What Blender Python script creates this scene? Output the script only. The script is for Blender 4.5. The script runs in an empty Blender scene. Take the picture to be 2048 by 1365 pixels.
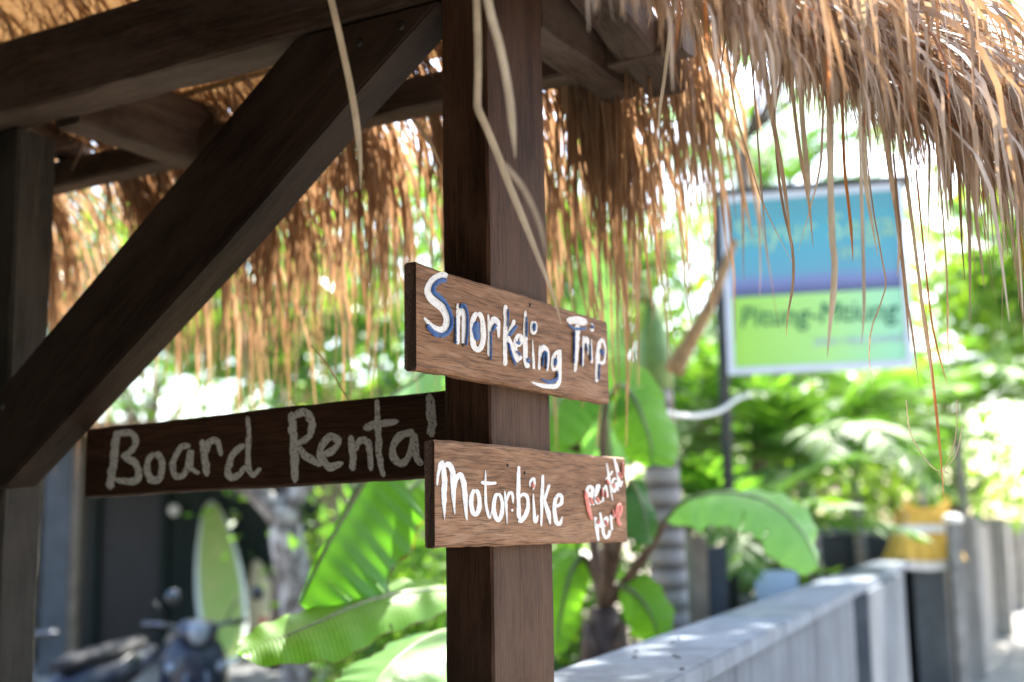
import bpy, bmesh, math, random
import numpy as np
from mathutils import Matrix, Vector

rng = np.random.default_rng(7)
random.seed(7)
scene = bpy.context.scene
col = scene.collection

# ------------------------------------------------------------------ camera
FPX, CX, CY = 2500.0, 1024.0, 682.5            # focal length and centre on a 2048 x 1365 frame
PITCH, ROLL = math.atan((1065.0 - CY) / FPX), math.radians(0.9)
CAM = np.array([0.0, 0.0, 1.6])
_r, _u = np.array([1.0, 0, 0]), np.array([0, -math.sin(PITCH), math.cos(PITCH)])
FWD = np.array([0, math.cos(PITCH), math.sin(PITCH)])
RIGHT = math.cos(ROLL) * _r - math.sin(ROLL) * _u
UP = math.cos(ROLL) * _u + math.sin(ROLL) * _r
cd = bpy.data.cameras.new('camera')
cam = bpy.data.objects.new('camera', cd)
col.objects.link(cam)
cd.sensor_width = 36.0
cd.lens = FPX / 2048 * 36
cd.clip_start, cd.clip_end = 0.05, 900
cd.dof.use_dof = True
cd.dof.focus_distance = 1.88
cd.dof.aperture_fstop = 2.4
cam.matrix_world = Matrix(((RIGHT[0], UP[0], -FWD[0], CAM[0]), (RIGHT[1], UP[1], -FWD[1], CAM[1]),
                           (RIGHT[2], UP[2], -FWD[2], CAM[2]), (0, 0, 0, 1)))
scene.camera = cam

# ------------------------------------------------------------------ light
SUN_AZ, SUN_EL = math.radians(28), math.radians(52)     # azimuth from +Y towards +X
w = bpy.data.worlds.new('World')
scene.world = w
w.use_nodes = True
nt = w.node_tree
sky = nt.nodes.new('ShaderNodeTexSky')
sky.sky_type = 'NISHITA'
sky.sun_disc = False
sky.sun_elevation = SUN_EL
sky.sun_rotation = SUN_AZ
sky.air_density, sky.dust_density, sky.ozone_density = 1.0, 2.5, 1.0
nt.nodes['Background'].inputs[1].default_value = 0.13
nt.links.new(sky.outputs[0], nt.nodes['Background'].inputs[0])
sd = bpy.data.lights.new('sun', 'SUN')
sd.energy, sd.angle, sd.color = 4.6, math.radians(0.53), (1.0, 0.95, 0.87)
sun = bpy.data.objects.new('sun', sd)
col.objects.link(sun)
_s = Vector((math.sin(SUN_AZ) * math.cos(SUN_EL), math.cos(SUN_AZ) * math.cos(SUN_EL), math.sin(SUN_EL)))
sun.rotation_euler = _s.to_track_quat('Z', 'Y').to_euler()
vs = scene.view_settings
vs.view_transform, vs.look, vs.exposure, vs.gamma = 'Standard', 'None', 2.6, 1.0
scene.render.engine = 'CYCLES'
scene.cycles.use_denoising = True
scene.cycles.max_bounces = 10
scene.cycles.transparent_max_bounces = 8
scene.cycles.sample_clamp_indirect = 8.0


# ------------------------------------------------------------------ helpers
def ray(x, y):
    return (x - CX) / FPX * RIGHT - (y - CY) / FPX * UP + FWD


def at(x, y, d):
    return CAM + ray(x, y) * d


def on_plane(x, y, p, n):
    d = ray(x, y)
    return CAM + d * (((p - CAM) @ n) / (d @ n))


def gp0(px, d):
    p = at(px, 1065, d)
    p[2] = 0
    return p


def nrm(v):
    v = np.asarray(v, float)
    return v / np.linalg.norm(v)


def tag(o, label=None, cat=None, group=None, kind=None):
    if label: o['label'] = label
    if cat: o['category'] = cat
    if group: o['group'] = group
    if kind: o['kind'] = kind
    return o


ROOT = {}


def empty(name, loc, label=None, cat=None, group=None):
    o = bpy.data.objects.new(name, None)
    o.empty_display_size = 0.1
    col.objects.link(o)
    o.location = Vector(loc)
    ROOT[o] = Vector(loc)
    return tag(o, label, cat, group)


def link(name, me, mat, parent=None, M=None):
    """link a mesh; M is its world matrix (parents carry a pure translation, so local = T(-parent) @ M)"""
    o = bpy.data.objects.new(name, me)
    if mat is not None and not me.materials:
        me.materials.append(mat)
    M = M or Matrix.Identity(4)
    if parent is not None:
        o.parent = parent
        M = Matrix.Translation(-ROOT[parent]) @ M
    ROOT[o] = M.translation + (ROOT[parent] if parent is not None else Vector())
    o.matrix_basis = M
    col.objects.link(o)
    return o


def mesh(name, V, F, mat, parent=None, M=None, smooth=False, local_to=None):
    me = bpy.data.meshes.new(name)
    V = np.asarray(V, float)
    me.from_pydata(V.tolist(), [], [tuple(int(i) for i in f) for f in F])
    if smooth:
        me.polygons.foreach_set('use_smooth', [True] * len(me.polygons))
    me.update()
    return link(name, me, mat, parent, M)


def mesh_quads(name, V, Q, mat, parent=None, M=None, smooth=False):
    me = bpy.data.meshes.new(name)
    V = np.ascontiguousarray(V, np.float32)
    Q = np.ascontiguousarray(Q, np.int32)
    me.vertices.add(len(V))
    me.vertices.foreach_set('co', V.ravel())
    k = Q.shape[1]
    me.loops.add(Q.size)
    me.loops.foreach_set('vertex_index', Q.ravel())
    me.polygons.add(len(Q))
    me.polygons.foreach_set('loop_start', np.arange(0, Q.size, k, dtype=np.int32))
    me.polygons.foreach_set('loop_total', np.full(len(Q), k, np.int32))
    if smooth:
        me.polygons.foreach_set('use_smooth', np.ones(len(Q), bool))
    me.update(calc_edges=True)
    return link(name, me, mat, parent, M)


def frame(p, x, y, z):
    return Matrix(((x[0], y[0], z[0], p[0]), (x[1], y[1], z[1], p[1]), (x[2], y[2], z[2], p[2]), (0, 0, 0, 1)))


class MB:
    """collects boxes and tubes into one mesh"""
    def __init__(s):
        s.V, s.F = [], []

    def add(s, V, F):
        k = len(s.V)
        s.V += [list(map(float, v)) for v in V]
        s.F += [tuple(i + k for i in f) for f in F]

    def box(s, a, b):
        x0, y0, z0 = a
        x1, y1, z1 = b
        s.add([(x0, y0, z0), (x1, y0, z0), (x1, y1, z0), (x0, y1, z0), (x0, y0, z1), (x1, y0, z1), (x1, y1, z1), (x0, y1, z1)],
              [(3, 2, 1, 0), (4, 5, 6, 7), (0, 1, 5, 4), (1, 2, 6, 5), (2, 3, 7, 6), (3, 0, 4, 7)])
        return s

    def tube(s, P, R, n=10, cap=True):
        P = [np.asarray(p, float) for p in P]
        if not hasattr(R, '__len__'): R = [R] * len(P)
        V, F = [], []
        for i, p in enumerate(P):
            t = nrm(P[min(i + 1, len(P) - 1)] - P[max(i - 1, 0)])
            a = np.array([0, 0, 1.0]) if abs(t[2]) < 0.9 else np.array([0, 1.0, 0])
            u = nrm(np.cross(t, a)); v = np.cross(t, u)
            for k in range(n):
                an = 2 * math.pi * k / n
                V.append(p + R[i] * (math.cos(an) * u + math.sin(an) * v))
        for i in range(len(P) - 1):
            for k in range(n):
                F.append((i * n + k, i * n + (k + 1) % n, (i + 1) * n + (k + 1) % n, (i + 1) * n + k))
        if cap:
            F.append(tuple(range(n))[::-1]); F.append(tuple((len(P) - 1) * n + k for k in range(n)))
        s.add(V, F)
        return s

    def lathe(s, prof, c=(0, 0, 0), n=16, axis='z'):
        V, F = [], []
        for r, h in prof:
            for k in range(n):
                a = 2 * math.pi * k / n
                p = (r * math.cos(a), r * math.sin(a), h)
                if axis == 'y': p = (p[0], p[2], p[1])
                if axis == 'x': p = (p[2], p[0], p[1])
                V.append(np.add(p, c))
        for i in range(len(prof) - 1):
            for k in range(n):
                F.append((i * n + k, i * n + (k + 1) % n, (i + 1) * n + (k + 1) % n, (i + 1) * n + k))
        s.add(V, F)
        return s

    def build(s, name, mat, parent=None, M=None, smooth=False, bevel=0.0):
        o = mesh(name, s.V, s.F, mat, parent, M, smooth)
        if bevel:
            bm = bmesh.new(); bm.from_mesh(o.data)
            bmesh.ops.bevel(bm, geom=bm.edges[:], offset=bevel, segments=2, affect='EDGES', clamp_overlap=True)
            bm.to_mesh(o.data); bm.free()
        return o


def spline(P, n):
    """Catmull-Rom through the points, n samples"""
    P = np.asarray(P, float)
    if len(P) == 2:
        return P[0] + (P[1] - P[0]) * np.linspace(0, 1, n)[:, None]
    Q = np.vstack([2 * P[0] - P[1], P, 2 * P[-1] - P[-2]])
    out = []
    for x in np.linspace(0, len(P) - 1 - 1e-9, n):
        i = int(x); t = x - i
        a, b, c, d = Q[i], Q[i + 1], Q[i + 2], Q[i + 3]
        out.append(0.5 * (2 * b + (c - a) * t + (2 * a - 5 * b + 4 * c - d) * t * t + (3 * b - a - 3 * c + d) * t ** 3))
    return np.array(out)


# ------------------------------------------------------------------ materials
def new_mat(name):
    m = bpy.data.materials.new(name)
    m.use_nodes = True
    n = m.node_tree
    for x in list(n.nodes): n.nodes.remove(x)
    out = n.nodes.new('ShaderNodeOutputMaterial')
    return m, n, out


def N(n, t, **k):
    x = n.nodes.new(t)
    for a, v in k.items():
        if a.startswith('_'):
            x.inputs[int(a[1:])].default_value = v
        else:
            setattr(x, a, v)
    return x


def ramp(n, fac, stops):
    r = n.nodes.new('ShaderNodeValToRGB')
    e = r.color_ramp.elements
    e[0].position, e[0].color = stops[0][0], (*stops[0][1], 1)
    e[1].position, e[1].color = stops[-1][0], (*stops[-1][1], 1)
    for p, c in stops[1:-1]:
        q = e.new(p); q.color = (*c, 1)
    n.links.new(fac, r.inputs[0])
    return r


def coords(n, scale, rand=True):
    tc = n.nodes.new('ShaderNodeTexCoord')
    mp = n.nodes.new('ShaderNodeMapping')
    mp.inputs['Scale'].default_value = scale
    src = tc.outputs['Object']
    if rand:
        oi = n.nodes.new('ShaderNodeObjectInfo')
        ml = N(n, 'ShaderNodeVectorMath', operation='ADD')
        mm = N(n, 'ShaderNodeMath', operation='MULTIPLY', _1=37.0)
        n.links.new(oi.outputs['Random'], mm.inputs[0])
        n.links.new(src, ml.inputs[0]); n.links.new(mm.outputs[0], ml.inputs[1])
        src = ml.outputs[0]
    n.links.new(src, mp.inputs[0])
    return mp.outputs[0]


def noise(n, vec, scale, detail=4, rough=0.55, dist=0.0):
    x = N(n, 'ShaderNodeTexNoise')
    x.inputs['Scale'].default_value = scale
    x.inputs['Detail'].default_value = detail
    x.inputs['Roughness'].default_value = rough
    x.inputs['Distortion'].default_value = dist
    n.links.new(vec, x.inputs['Vector'])
    return x.outputs['Fac']


def mixc(n, fac, a, b, mode='MIX'):
    x = N(n, 'ShaderNodeMix', data_type='RGBA', blend_type=mode)
    if hasattr(fac, 'links'): n.links.new(fac, x.inputs[0])
    else: x.inputs[0].default_value = fac
    for v, i in ((a, 6), (b, 7)):
        if hasattr(v, 'links'): n.links.new(v, x.inputs[i])
        else: x.inputs[i].default_value = (*v, 1)
    return x.outputs[2]


def principled(n, out, colr, rough=0.6, bump=None, bs=0.2, bd=0.01, spec=0.4, metallic=0.0, coat=0.0):
    p = n.nodes.new('ShaderNodeBsdfPrincipled')
    if hasattr(colr, 'links'): n.links.new(colr, p.inputs['Base Color'])
    else: p.inputs['Base Color'].default_value = (*colr, 1)
    if hasattr(rough, 'links'): n.links.new(rough, p.inputs['Roughness'])
    else: p.inputs['Roughness'].default_value = rough
    p.inputs['Specular IOR Level'].default_value = spec
    p.inputs['Metallic'].default_value = metallic
    p.inputs['Coat Weight'].default_value = coat
    if bump is not None:
        b = n.nodes.new('ShaderNodeBump')
        b.inputs['Strength'].default_value = bs
        b.inputs['Distance'].default_value = bd
        n.links.new(bump, b.inputs['Height'])
        n.links.new(b.outputs[0], p.inputs['Normal'])
    if out is not None:
        n.links.new(p.outputs[0], out.inputs[0])
    return p


def wood(name, dark, mid, light, streak=1.0, rough=0.65, gray=None):
    """timber whose grain runs along the local X axis"""
    m, n, out = new_mat(name)
    v = coords(n, (1.0, 14.0, 14.0))
    big = noise(n, v, 1.6, 3)
    v2 = coords(n, (4.0, 90.0, 90.0))
    fine = noise(n, v2, 3.0, 6, 0.7, 0.3)
    c = ramp(n, big, [(0.3, dark), (0.52, mid), (0.75, light)]).outputs[0]
    st = ramp(n, fine, [(0.40, (0.15,) * 3), (0.49, (0.75,) * 3), (0.60, (1.3,) * 3)]).outputs[0]
    c = mixc(n, streak * 0.75, c, st, 'MULTIPLY')
    if gray:
        v3 = coords(n, (2.0, 5.0, 5.0))
        g = ramp(n, noise(n, v3, 1.4, 5, 0.7), [(0.42, (0, 0, 0)), (0.68, (1, 1, 1))]).outputs[0]
        c = mixc(n, g, c, gray)
    principled(n, out, c, rough, fine, 0.5, 0.002, 0.18)
    return m


def sign_wood(name):
    m, n, out = new_mat(name)
    tone = noise(n, coords(n, (3, 10, 10)), 2.0, 4)
    c = ramp(n, tone, [(0.3, (0.172, 0.083, 0.041)), (0.5, (0.235, 0.120, 0.062)), (0.72, (0.300, 0.168, 0.094))]).outputs[0]
    # short dark pores lying along the grain, gently wavy
    tc = coords(n, (1, 1, 1))
    warp = N(n, 'ShaderNodeTexNoise'); warp.inputs['Scale'].default_value = 9; warp.inputs['Detail'].default_value = 2
    n.links.new(tc, warp.inputs['Vector'])
    wv = N(n, 'ShaderNodeVectorMath', operation='MULTIPLY_ADD')
    n.links.new(warp.outputs['Color'], wv.inputs[0]); wv.inputs[1].default_value = (0.0, 0.0, 0.014); n.links.new(tc, wv.inputs[2])
    mp = N(n, 'ShaderNodeMapping'); mp.inputs['Scale'].default_value = (20, 300, 620); mp.inputs['Rotation'].default_value = (0, 0.06, 0)
    n.links.new(wv.outputs[0], mp.inputs[0])
    pore = noise(n, mp.outputs[0], 1.0, 4, 0.68)
    pr = ramp(n, pore, [(0.39, (0.16, 0.14, 0.14)), (0.47, (0.7, 0.68, 0.66)), (0.56, (1.08, 1.05, 1.0))]).outputs[0]
    c = mixc(n, 0.8, c, pr, 'MULTIPLY')
    mp2 = N(n, 'ShaderNodeMapping'); mp2.inputs['Scale'].default_value = (16, 120, 130)
    n.links.new(wv.outputs[0], mp2.inputs[0])
    lt = ramp(n, noise(n, mp2.outputs[0], 1.0, 4), [(0.5, (0, 0, 0)), (0.7, (0.45,) * 3)]).outputs[0]
    c = mixc(n, lt, c, (0.40, 0.255, 0.165))
    principled(n, out, c, 0.68, pore, 0.5, 0.0012, 0.18)
    return m


def foliage(name, dark, mid, light, trans=0.45, rough=0.42, tcol=None, spec=0.5):
    """leaves: a gloss over diffuse plus light let through, hue varies from leaf to leaf"""
    m, n, out = new_mat(name)
    g = n.nodes.new('ShaderNodeNewGeometry')
    c = ramp(n, g.outputs['Random Per Island'], [(0.0, dark), (0.5, mid), (1.0, light)]).outputs[0]
    p = principled(n, None, c, rough, spec=spec)
    t = n.nodes.new('ShaderNodeBsdfTranslucent')
    tc = mixc(n, 1.0, c, tcol or (2.2, 2.3, 0.9), 'MULTIPLY')
    n.links.new(tc, t.inputs[0])
    mx = N(n, 'ShaderNodeMixShader', _0=trans)
    n.links.new(p.outputs[0], mx.inputs[1]); n.links.new(t.outputs[0], mx.inputs[2])
    n.links.new(mx.outputs[0], out.inputs[0])
    return m


def straw(name, cols, trans=0.4, tcol=(1.7, 1.05, 0.55)):
    m, n, out = new_mat(name)
    g = n.nodes.new('ShaderNodeNewGeometry')
    oi = n.nodes.new('ShaderNodeObjectInfo')
    ad = N(n, 'ShaderNodeMath', operation='ADD')
    n.links.new(g.outputs['Random Per Island'], ad.inputs[0]); n.links.new(oi.outputs['Random'], ad.inputs[1])
    fr = N(n, 'ShaderNodeMath', operation='FRACT'); n.links.new(ad.outputs[0], fr.inputs[0])
    st = [(i / (len(cols) - 1), c) for i, c in enumerate(cols)]
    c = ramp(n, fr.outputs[0], st).outputs[0]
    mott = noise(n, coords(n, (60, 60, 12)), 1.0, 4, 0.6)
    c = mixc(n, 0.55, c, ramp(n, mott, [(0.3, (0.45, 0.42, 0.4)), (0.65, (1.1, 1.1, 1.1))]).outputs[0], 'MULTIPLY')
    p = principled(n, None, c, 0.55, spec=0.35)
    t = n.nodes.new('ShaderNodeBsdfTranslucent')
    n.links.new(mixc(n, 1.0, c, tcol, 'MULTIPLY'), t.inputs[0])
    mx = N(n, 'ShaderNodeMixShader', _0=trans)
    n.links.new(p.outputs[0], mx.inputs[1]); n.links.new(t.outputs[0], mx.inputs[2])
    n.links.new(mx.outputs[0], out.inputs[0])
    return m


def plain(name, c, rough=0.6, var=0.15, scale=6.0, metallic=0.0, spec=0.4, coat=0.0, bump=0.0):
    m, n, out = new_mat(name)
    f = noise(n, coords(n, (1, 1, 1)), scale, 5, 0.6)
    lo = tuple(max(0, x * (1 - var * 1.6)) for x in c); hi = tuple(min(1, x * (1 + var)) for x in c)
    cc = ramp(n, f, [(0.3, lo), (0.7, hi)]).outputs[0]
    principled(n, out, cc, rough, f if bump else None, bump or 0.1, 0.01, spec, metallic, coat)
    return m


M = {}
M['post'] = wood('dark_timber', (0.032, 0.0125, 0.006), (0.055, 0.023, 0.0108), (0.092, 0.043, 0.022), 1.0, 0.7, (0.088, 0.046, 0.026))
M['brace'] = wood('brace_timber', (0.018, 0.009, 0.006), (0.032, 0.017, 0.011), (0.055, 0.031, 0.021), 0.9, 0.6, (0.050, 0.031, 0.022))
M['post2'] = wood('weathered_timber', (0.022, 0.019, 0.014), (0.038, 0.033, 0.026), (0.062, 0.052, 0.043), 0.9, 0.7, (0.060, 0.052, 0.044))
M['beam'] = wood('beam_timber', (0.034, 0.019, 0.012), (0.062, 0.038, 0.026), (0.10, 0.066, 0.048), 0.9, 0.7, (0.105, 0.076, 0.058))
M['bamboo'] = wood('bamboo_batten', (0.20, 0.13, 0.06), (0.30, 0.21, 0.11), (0.40, 0.30, 0.17), 0.5, 0.5)
M['sign'] = sign_wood('sign_hardwood')
M['sign_dark'] = wood('board_hardwood', (0.040, 0.016, 0.008), (0.062, 0.026, 0.014), (0.085, 0.040, 0.022), 0.8, 0.55)
M['sign_end'] = plain('end_grain', (0.105, 0.060, 0.040), 0.8, 0.5, 420, bump=0.4)


def brush_paint(name, c, gap, scale, rough=0.55):
    """paint put on with a dry brush: streaks of tone and small bare flecks"""
    m, n, out = new_mat(name)
    v = coords(n, (1, 1, 1))
    f = noise(n, v, scale, 6, 0.7)
    cc = ramp(n, f, [(0.32, tuple(x * 0.72 for x in c)), (0.5, c), (0.7, tuple(min(0.86, x * 1.06) for x in c))]).outputs[0]
    p = principled(n, None, cc, rough, f, 0.5, 0.0008, 0.25)
    tr_ = n.nodes.new('ShaderNodeBsdfTransparent')
    g = ramp(n, noise(n, coords(n, (1, 1, 1)), scale * 1.7, 5, 0.75), [(gap - 0.025, (1, 1, 1)), (gap + 0.025, (0, 0, 0))]).outputs[0]
    mx = n.nodes.new('ShaderNodeMixShader')
    n.links.new(g, mx.inputs[0]); n.links.new(p.outputs[0], mx.inputs[1]); n.links.new(tr_.outputs[0], mx.inputs[2])
    n.links.new(mx.outputs[0], out.inputs[0])
    return m


M['white_paint'] = brush_paint('white_paint', (0.74, 0.74, 0.75), 0.36, 130)
M['blue_paint'] = brush_paint('blue_paint', (0.022, 0.095, 0.30), 0.42, 150)
M['red_paint'] = brush_paint('red_paint', (0.70, 0.22, 0.18), 0.40, 150)
M['old_paint'] = brush_paint('old_white_paint', (0.68, 0.65, 0.60), 0.41, 120, 0.75)
M['nail'] = plain('nail_steel', (0.05, 0.045, 0.04), 0.5, 0.3, 60, metallic=0.6)
M['straw'] = straw('straw', [(0.26, 0.175, 0.11), (0.50, 0.375, 0.26), (0.37, 0.26, 0.175), (0.62, 0.51, 0.39), (0.31, 0.22, 0.15), (0.55, 0.43, 0.32)], 0.30, (1.35, 1.05, 0.75))
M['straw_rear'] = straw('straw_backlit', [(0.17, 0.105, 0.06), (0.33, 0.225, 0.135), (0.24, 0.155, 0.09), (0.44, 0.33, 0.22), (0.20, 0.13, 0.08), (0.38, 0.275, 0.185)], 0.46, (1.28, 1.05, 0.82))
M['straw_pale'] = straw('straw_pale', [(0.42, 0.33, 0.22), (0.55, 0.47, 0.36), (0.48, 0.40, 0.29)], 0.35, (1.3, 1.1, 0.8))
M['straw_orange'] = straw('straw_orange', [(0.30, 0.14, 0.05), (0.40, 0.20, 0.08), (0.34, 0.17, 0.07)], 0.5)
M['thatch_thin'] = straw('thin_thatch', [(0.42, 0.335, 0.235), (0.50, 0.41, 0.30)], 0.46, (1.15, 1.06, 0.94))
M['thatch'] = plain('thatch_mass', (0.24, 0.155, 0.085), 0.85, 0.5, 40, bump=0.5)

# ------------------------------------------------------------------ shelter frame of reference
AL = math.radians(30.0)
E1 = np.array([math.sin(AL), math.cos(AL), 0.0])       # runs away to the right, along the signs
E2 = np.array([-E1[1], E1[0], 0.0])                    # runs away to the left, along the top beam
Z3 = np.array([0, 0, 1.0])
O = at(980, 700, 1.97); O[2] = 0.0


def H(t, s, z):
    return O + t * E1 + s * E2 + z * Z3


def timber(name, p0, p1, a_axis, a0, a1, b_axis, b0, b1, mat, parent=None, seg=14, ch=0.006, jit=0.0012, clip=None):
    """squared timber from p0 to p1; a and b are its cross axes with their extents; local X runs along it"""
    p0, p1 = np.asarray(p0, float), np.asarray(p1, float)
    L = np.linalg.norm(p1 - p0); x = (p1 - p0) / L
    a, b = nrm(a_axis), nrm(b_axis)
    prof = [(a0 + ch, b0), (a1 - ch, b0), (a1, b0 + ch), (a1, b1 - ch), (a1 - ch, b1), (a0 + ch, b1), (a0, b1 - ch), (a0, b0 + ch)]
    V, F = [], []
    k = len(prof)
    r = np.random.default_rng(abs(hash((round(L * 1e4), round(a1 * 1e4)))) % 99991)
    wob = r.normal(0, 1, (seg + 1, k, 2)) * jit
    for i in range(seg + 1):
        for j, (u, v) in enumerate(prof):
            V.append((L * i / seg, u + wob[i, j, 0], v + wob[i, j, 1]))
    for i in range(seg):
        for j in range(k):
            F.append((i * k + j, i * k + (j + 1) % k, (i + 1) * k + (j + 1) % k, (i + 1) * k + j))
    F.append(tuple(range(k))[::-1]); F.append(tuple(seg * k + j for j in range(k)))
    o = mesh(name, V, F, mat, parent, frame(p0, x, a, b))
    bm = bmesh.new(); bm.from_mesh(o.data); bmesh.ops.recalc_face_normals(bm, faces=bm.faces); bm.to_mesh(o.data); bm.free()
    return o


# ------------------------------------------------------------------ ground and path
M['soil'] = plain('garden_soil', (0.27, 0.225, 0.17), 0.95, 0.4, 1.4, bump=0.5)
M['path'] = plain('path_concrete', (0.27, 0.255, 0.235), 0.9, 0.2, 2.2, bump=0.3)


def render_mat(name, c, dark, light):
    """rendered masonry with rain streaks, blotches and grit"""
    m, n, out = new_mat(name)
    st = noise(n, coords(n, (7, 7, 0.7)), 1.5, 5, 0.65)
    bl = noise(n, coords(n, (1, 1, 1)), 3.0, 6, 0.7)
    gr = noise(n, coords(n, (1, 1, 1)), 60, 4, 0.7)
    cc = ramp(n, st, [(0.34, dark), (0.52, c), (0.70, light)]).outputs[0]
    cc = mixc(n, 0.6, cc, ramp(n, bl, [(0.32, (0.55, 0.56, 0.58)), (0.6, (1.08, 1.08, 1.08))]).outputs[0], 'MULTIPLY')
    principled(n, out, cc, 0.88, gr, 0.4, 0.004, 0.2)
    return m


M['concrete'] = render_mat('grey_render', (0.112, 0.132, 0.156), (0.072, 0.086, 0.105), (0.145, 0.166, 0.192))


def ground_sheet():
    n = 60
    xs = np.concatenate([np.linspace(-400, -12, 12), np.linspace(-11, 13, 36), np.linspace(14, 400, 12)])
    ys = np.concatenate([np.linspace(-300, -6, 10), np.linspace(-5, 22, 40), np.linspace(24, 500, 12)])
    V = [(x, y, -0.02 + (0.02 * math.sin(x * 1.3) * math.sin(y * 1.1 + 1) if abs(x) < 11 and -5 < y < 22 else 0)) for y in ys for x in xs]
    F = [(j * len(xs) + i, j * len(xs) + i + 1, (j + 1) * len(xs) + i + 1, (j + 1) * len(xs) + i)
         for j in range(len(ys) - 1) for i in range(len(xs) - 1)]
    return mesh('ground', V, F, M['soil'])


tag(ground_sheet(), kind='structure')
# wall frame: the garden wall runs back to the right beside the path
WA = math.radians(20.2)
W1 = np.array([math.sin(WA), math.cos(WA), 0.0])
W2 = np.array([-W1[1], W1[0], 0.0])                     # towards the garden
WT = 1.30                                               # wall top height
W0 = on_plane(1316, 1360, np.array([0, 0, WT]), Z3); W0[2] = 0


def Wp(t, s, z):
    return W0 + t * W1 + s * W2 + z * Z3


pb = MB()
pb.add([Wp(-8, -0.02, 0.024), Wp(10.2, -0.02, 0.024), Wp(60, -3.4, 0.024), Wp(60, -9.0, 0.024), Wp(10, -4.5, 0.024), Wp(-8, -4.5, 0.024)], [(5, 4, 3, 2, 1, 0)])
pa = pb.build('path', M['path']); tag(pa, kind='structure')

# ------------------------------------------------------------------ the thatched shelter
hut = empty('thatched_shelter', O, 'dark timber shelter with shaggy straw thatch roof, carrying the painted boards', 'shelter')
timber('post', H(0, 0, 0), H(0, 0, 2.80), E1, 0, 0.196, E2, 0, 0.088, M['post'], hut, 40, 0.004, 0.0006)
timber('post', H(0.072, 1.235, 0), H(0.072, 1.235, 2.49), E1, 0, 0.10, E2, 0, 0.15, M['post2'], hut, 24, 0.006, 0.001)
timber('top_beam', H(0, 0.0885, 2.495), H(0, 2.0, 2.495), E1, 0.0, 0.10, Z3, 0, 0.165, M['beam'], hut, 22)
for s0, t0 in ((0.001, 0.197), (1.08, 0.101)):
    timber('cross_beam', H(t0, s0, 2.484), H(0.61, s0, 2.484), E2, 0, 0.076, Z3, 0, 0.155, M['beam'], hut, 10)
timber('purlin', H(0.46, -0.16, 2.505), H(0.46, 2.1, 2.505), E1, 0, 0.065, Z3, 0, 0.07, M['beam'], hut, 24)
sl = math.atan(0.24)
rx = nrm(math.cos(sl) * E1 - math.sin(sl) * Z3); ru = np.cross(rx, E2); ru = ru if ru[2] > 0 else -ru
timber('rafter', H(-0.12, -0.022, 2.648), H(-0.12, -0.022, 2.648) + rx * 0.745, -E2, 0, 0.082, ru, 0, 0.085, M['beam'], hut, 12)
for s0 in (0.62, 1.55):
    timber('rafter', H(0.0, s0, 2.70), H(0.0, s0, 2.70) + rx * 0.55, E2, 0, 0.06, ru, 0, 0.06, M['beam'], hut, 10)
# the diagonal brace: a plank cut level at both ends, in the plane of the top beam
BR = [(1.42, 1.705), (1.145, 1.708), (0.574, 2.122), (0.278, 2.352), (0.092, 2.490), (0.405, 2.492), (1.146, 1.922), (1.42, 1.715)]


def brace():
    bm = bmesh.new()
    x = nrm(H(0, 0.278, 2.352) - H(0, 1.145, 1.708)); nz = -E1; yv = np.cross(nz, x)
    p0 = H(0, 1.145, 1.708)
    Mx = frame(p0, x, yv, nz)
    inv = Mx.inverted()
    fr = [bm.verts.new(inv @ Vector(H(0.002, *q))) for q in BR]
    f = bm.faces.new(fr)
    g = bmesh.ops.extrude_face_region(bm, geom=[f])
    bmesh.ops.translate(bm, verts=[v for v in g['geom'] if isinstance(v, bmesh.types.BMVert)], vec=Vector((0, 0, -0.082)))
    bmesh.ops.recalc_face_normals(bm, faces=bm.faces)
    bmesh.ops.bevel(bm, geom=bm.edges[:], offset=0.004, segments=2, affect='EDGES', clamp_overlap=True)
    me = bpy.data.meshes.new('brace'); bm.to_mesh(me); bm.free()
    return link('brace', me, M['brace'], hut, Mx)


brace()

for s_, z_ in ((1.20, 1.80), (1.16, 1.87), (0.17, 2.46), (0.26, 2.45)):
    b = MB(); b.lathe([(0.0001, 0.005), (0.006, 0.0045), (0.008, 0.001), (0.008, -0.004)], n=10)
    b.build('bolt_head', M['nail'], hut, frame(H(0.0018, s_, z_), E2, Z3, -E1))


# thatch: solid slabs with blades of straw above, below and hanging
RIDGE_T, RIDGE_Z = 0.05, 2.96
REAR_T, REAR_Z = 0.60, 2.60
FRONT_T, FRONT_Z = -0.85, 2.40


def slab(name, pts, th, parent, mat):
    """a thick sheet from four (t, s, z) corners"""
    P = [H(*p) for p in pts]
    n = nrm(np.cross(P[1] - P[0], P[3] - P[0])); n = n if n[2] > 0 else -n
    V = P + [p + n * th for p in P]
    return mesh(name, V, [(0, 1, 2, 3), (7, 6, 5, 4), (0, 4, 5, 1), (1, 5, 6, 2), (2, 6, 7, 3), (3, 7, 4, 0)], mat, parent)


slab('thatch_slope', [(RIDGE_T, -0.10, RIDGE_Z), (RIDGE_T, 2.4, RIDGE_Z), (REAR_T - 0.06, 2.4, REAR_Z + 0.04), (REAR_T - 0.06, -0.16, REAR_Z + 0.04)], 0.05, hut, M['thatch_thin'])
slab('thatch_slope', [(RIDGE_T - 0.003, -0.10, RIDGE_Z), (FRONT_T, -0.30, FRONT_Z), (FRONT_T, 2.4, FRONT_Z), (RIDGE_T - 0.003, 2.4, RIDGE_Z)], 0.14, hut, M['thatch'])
EA, EB = np.array([0.17, 1.39, 2.26]), np.array([0.97, 2.16, 2.22])         # right-hand eave, near and far end (lower edge of the slab)
IA, IB = H(-0.62, -0.11, 2.70), H(0.33, -0.11, 2.63)                        # where that slope leaves the frame
EDIR = nrm((EB - EA) * np.array([1, 1, 0])); EOUT = np.array([EDIR[1], -EDIR[0], 0.0])


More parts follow.
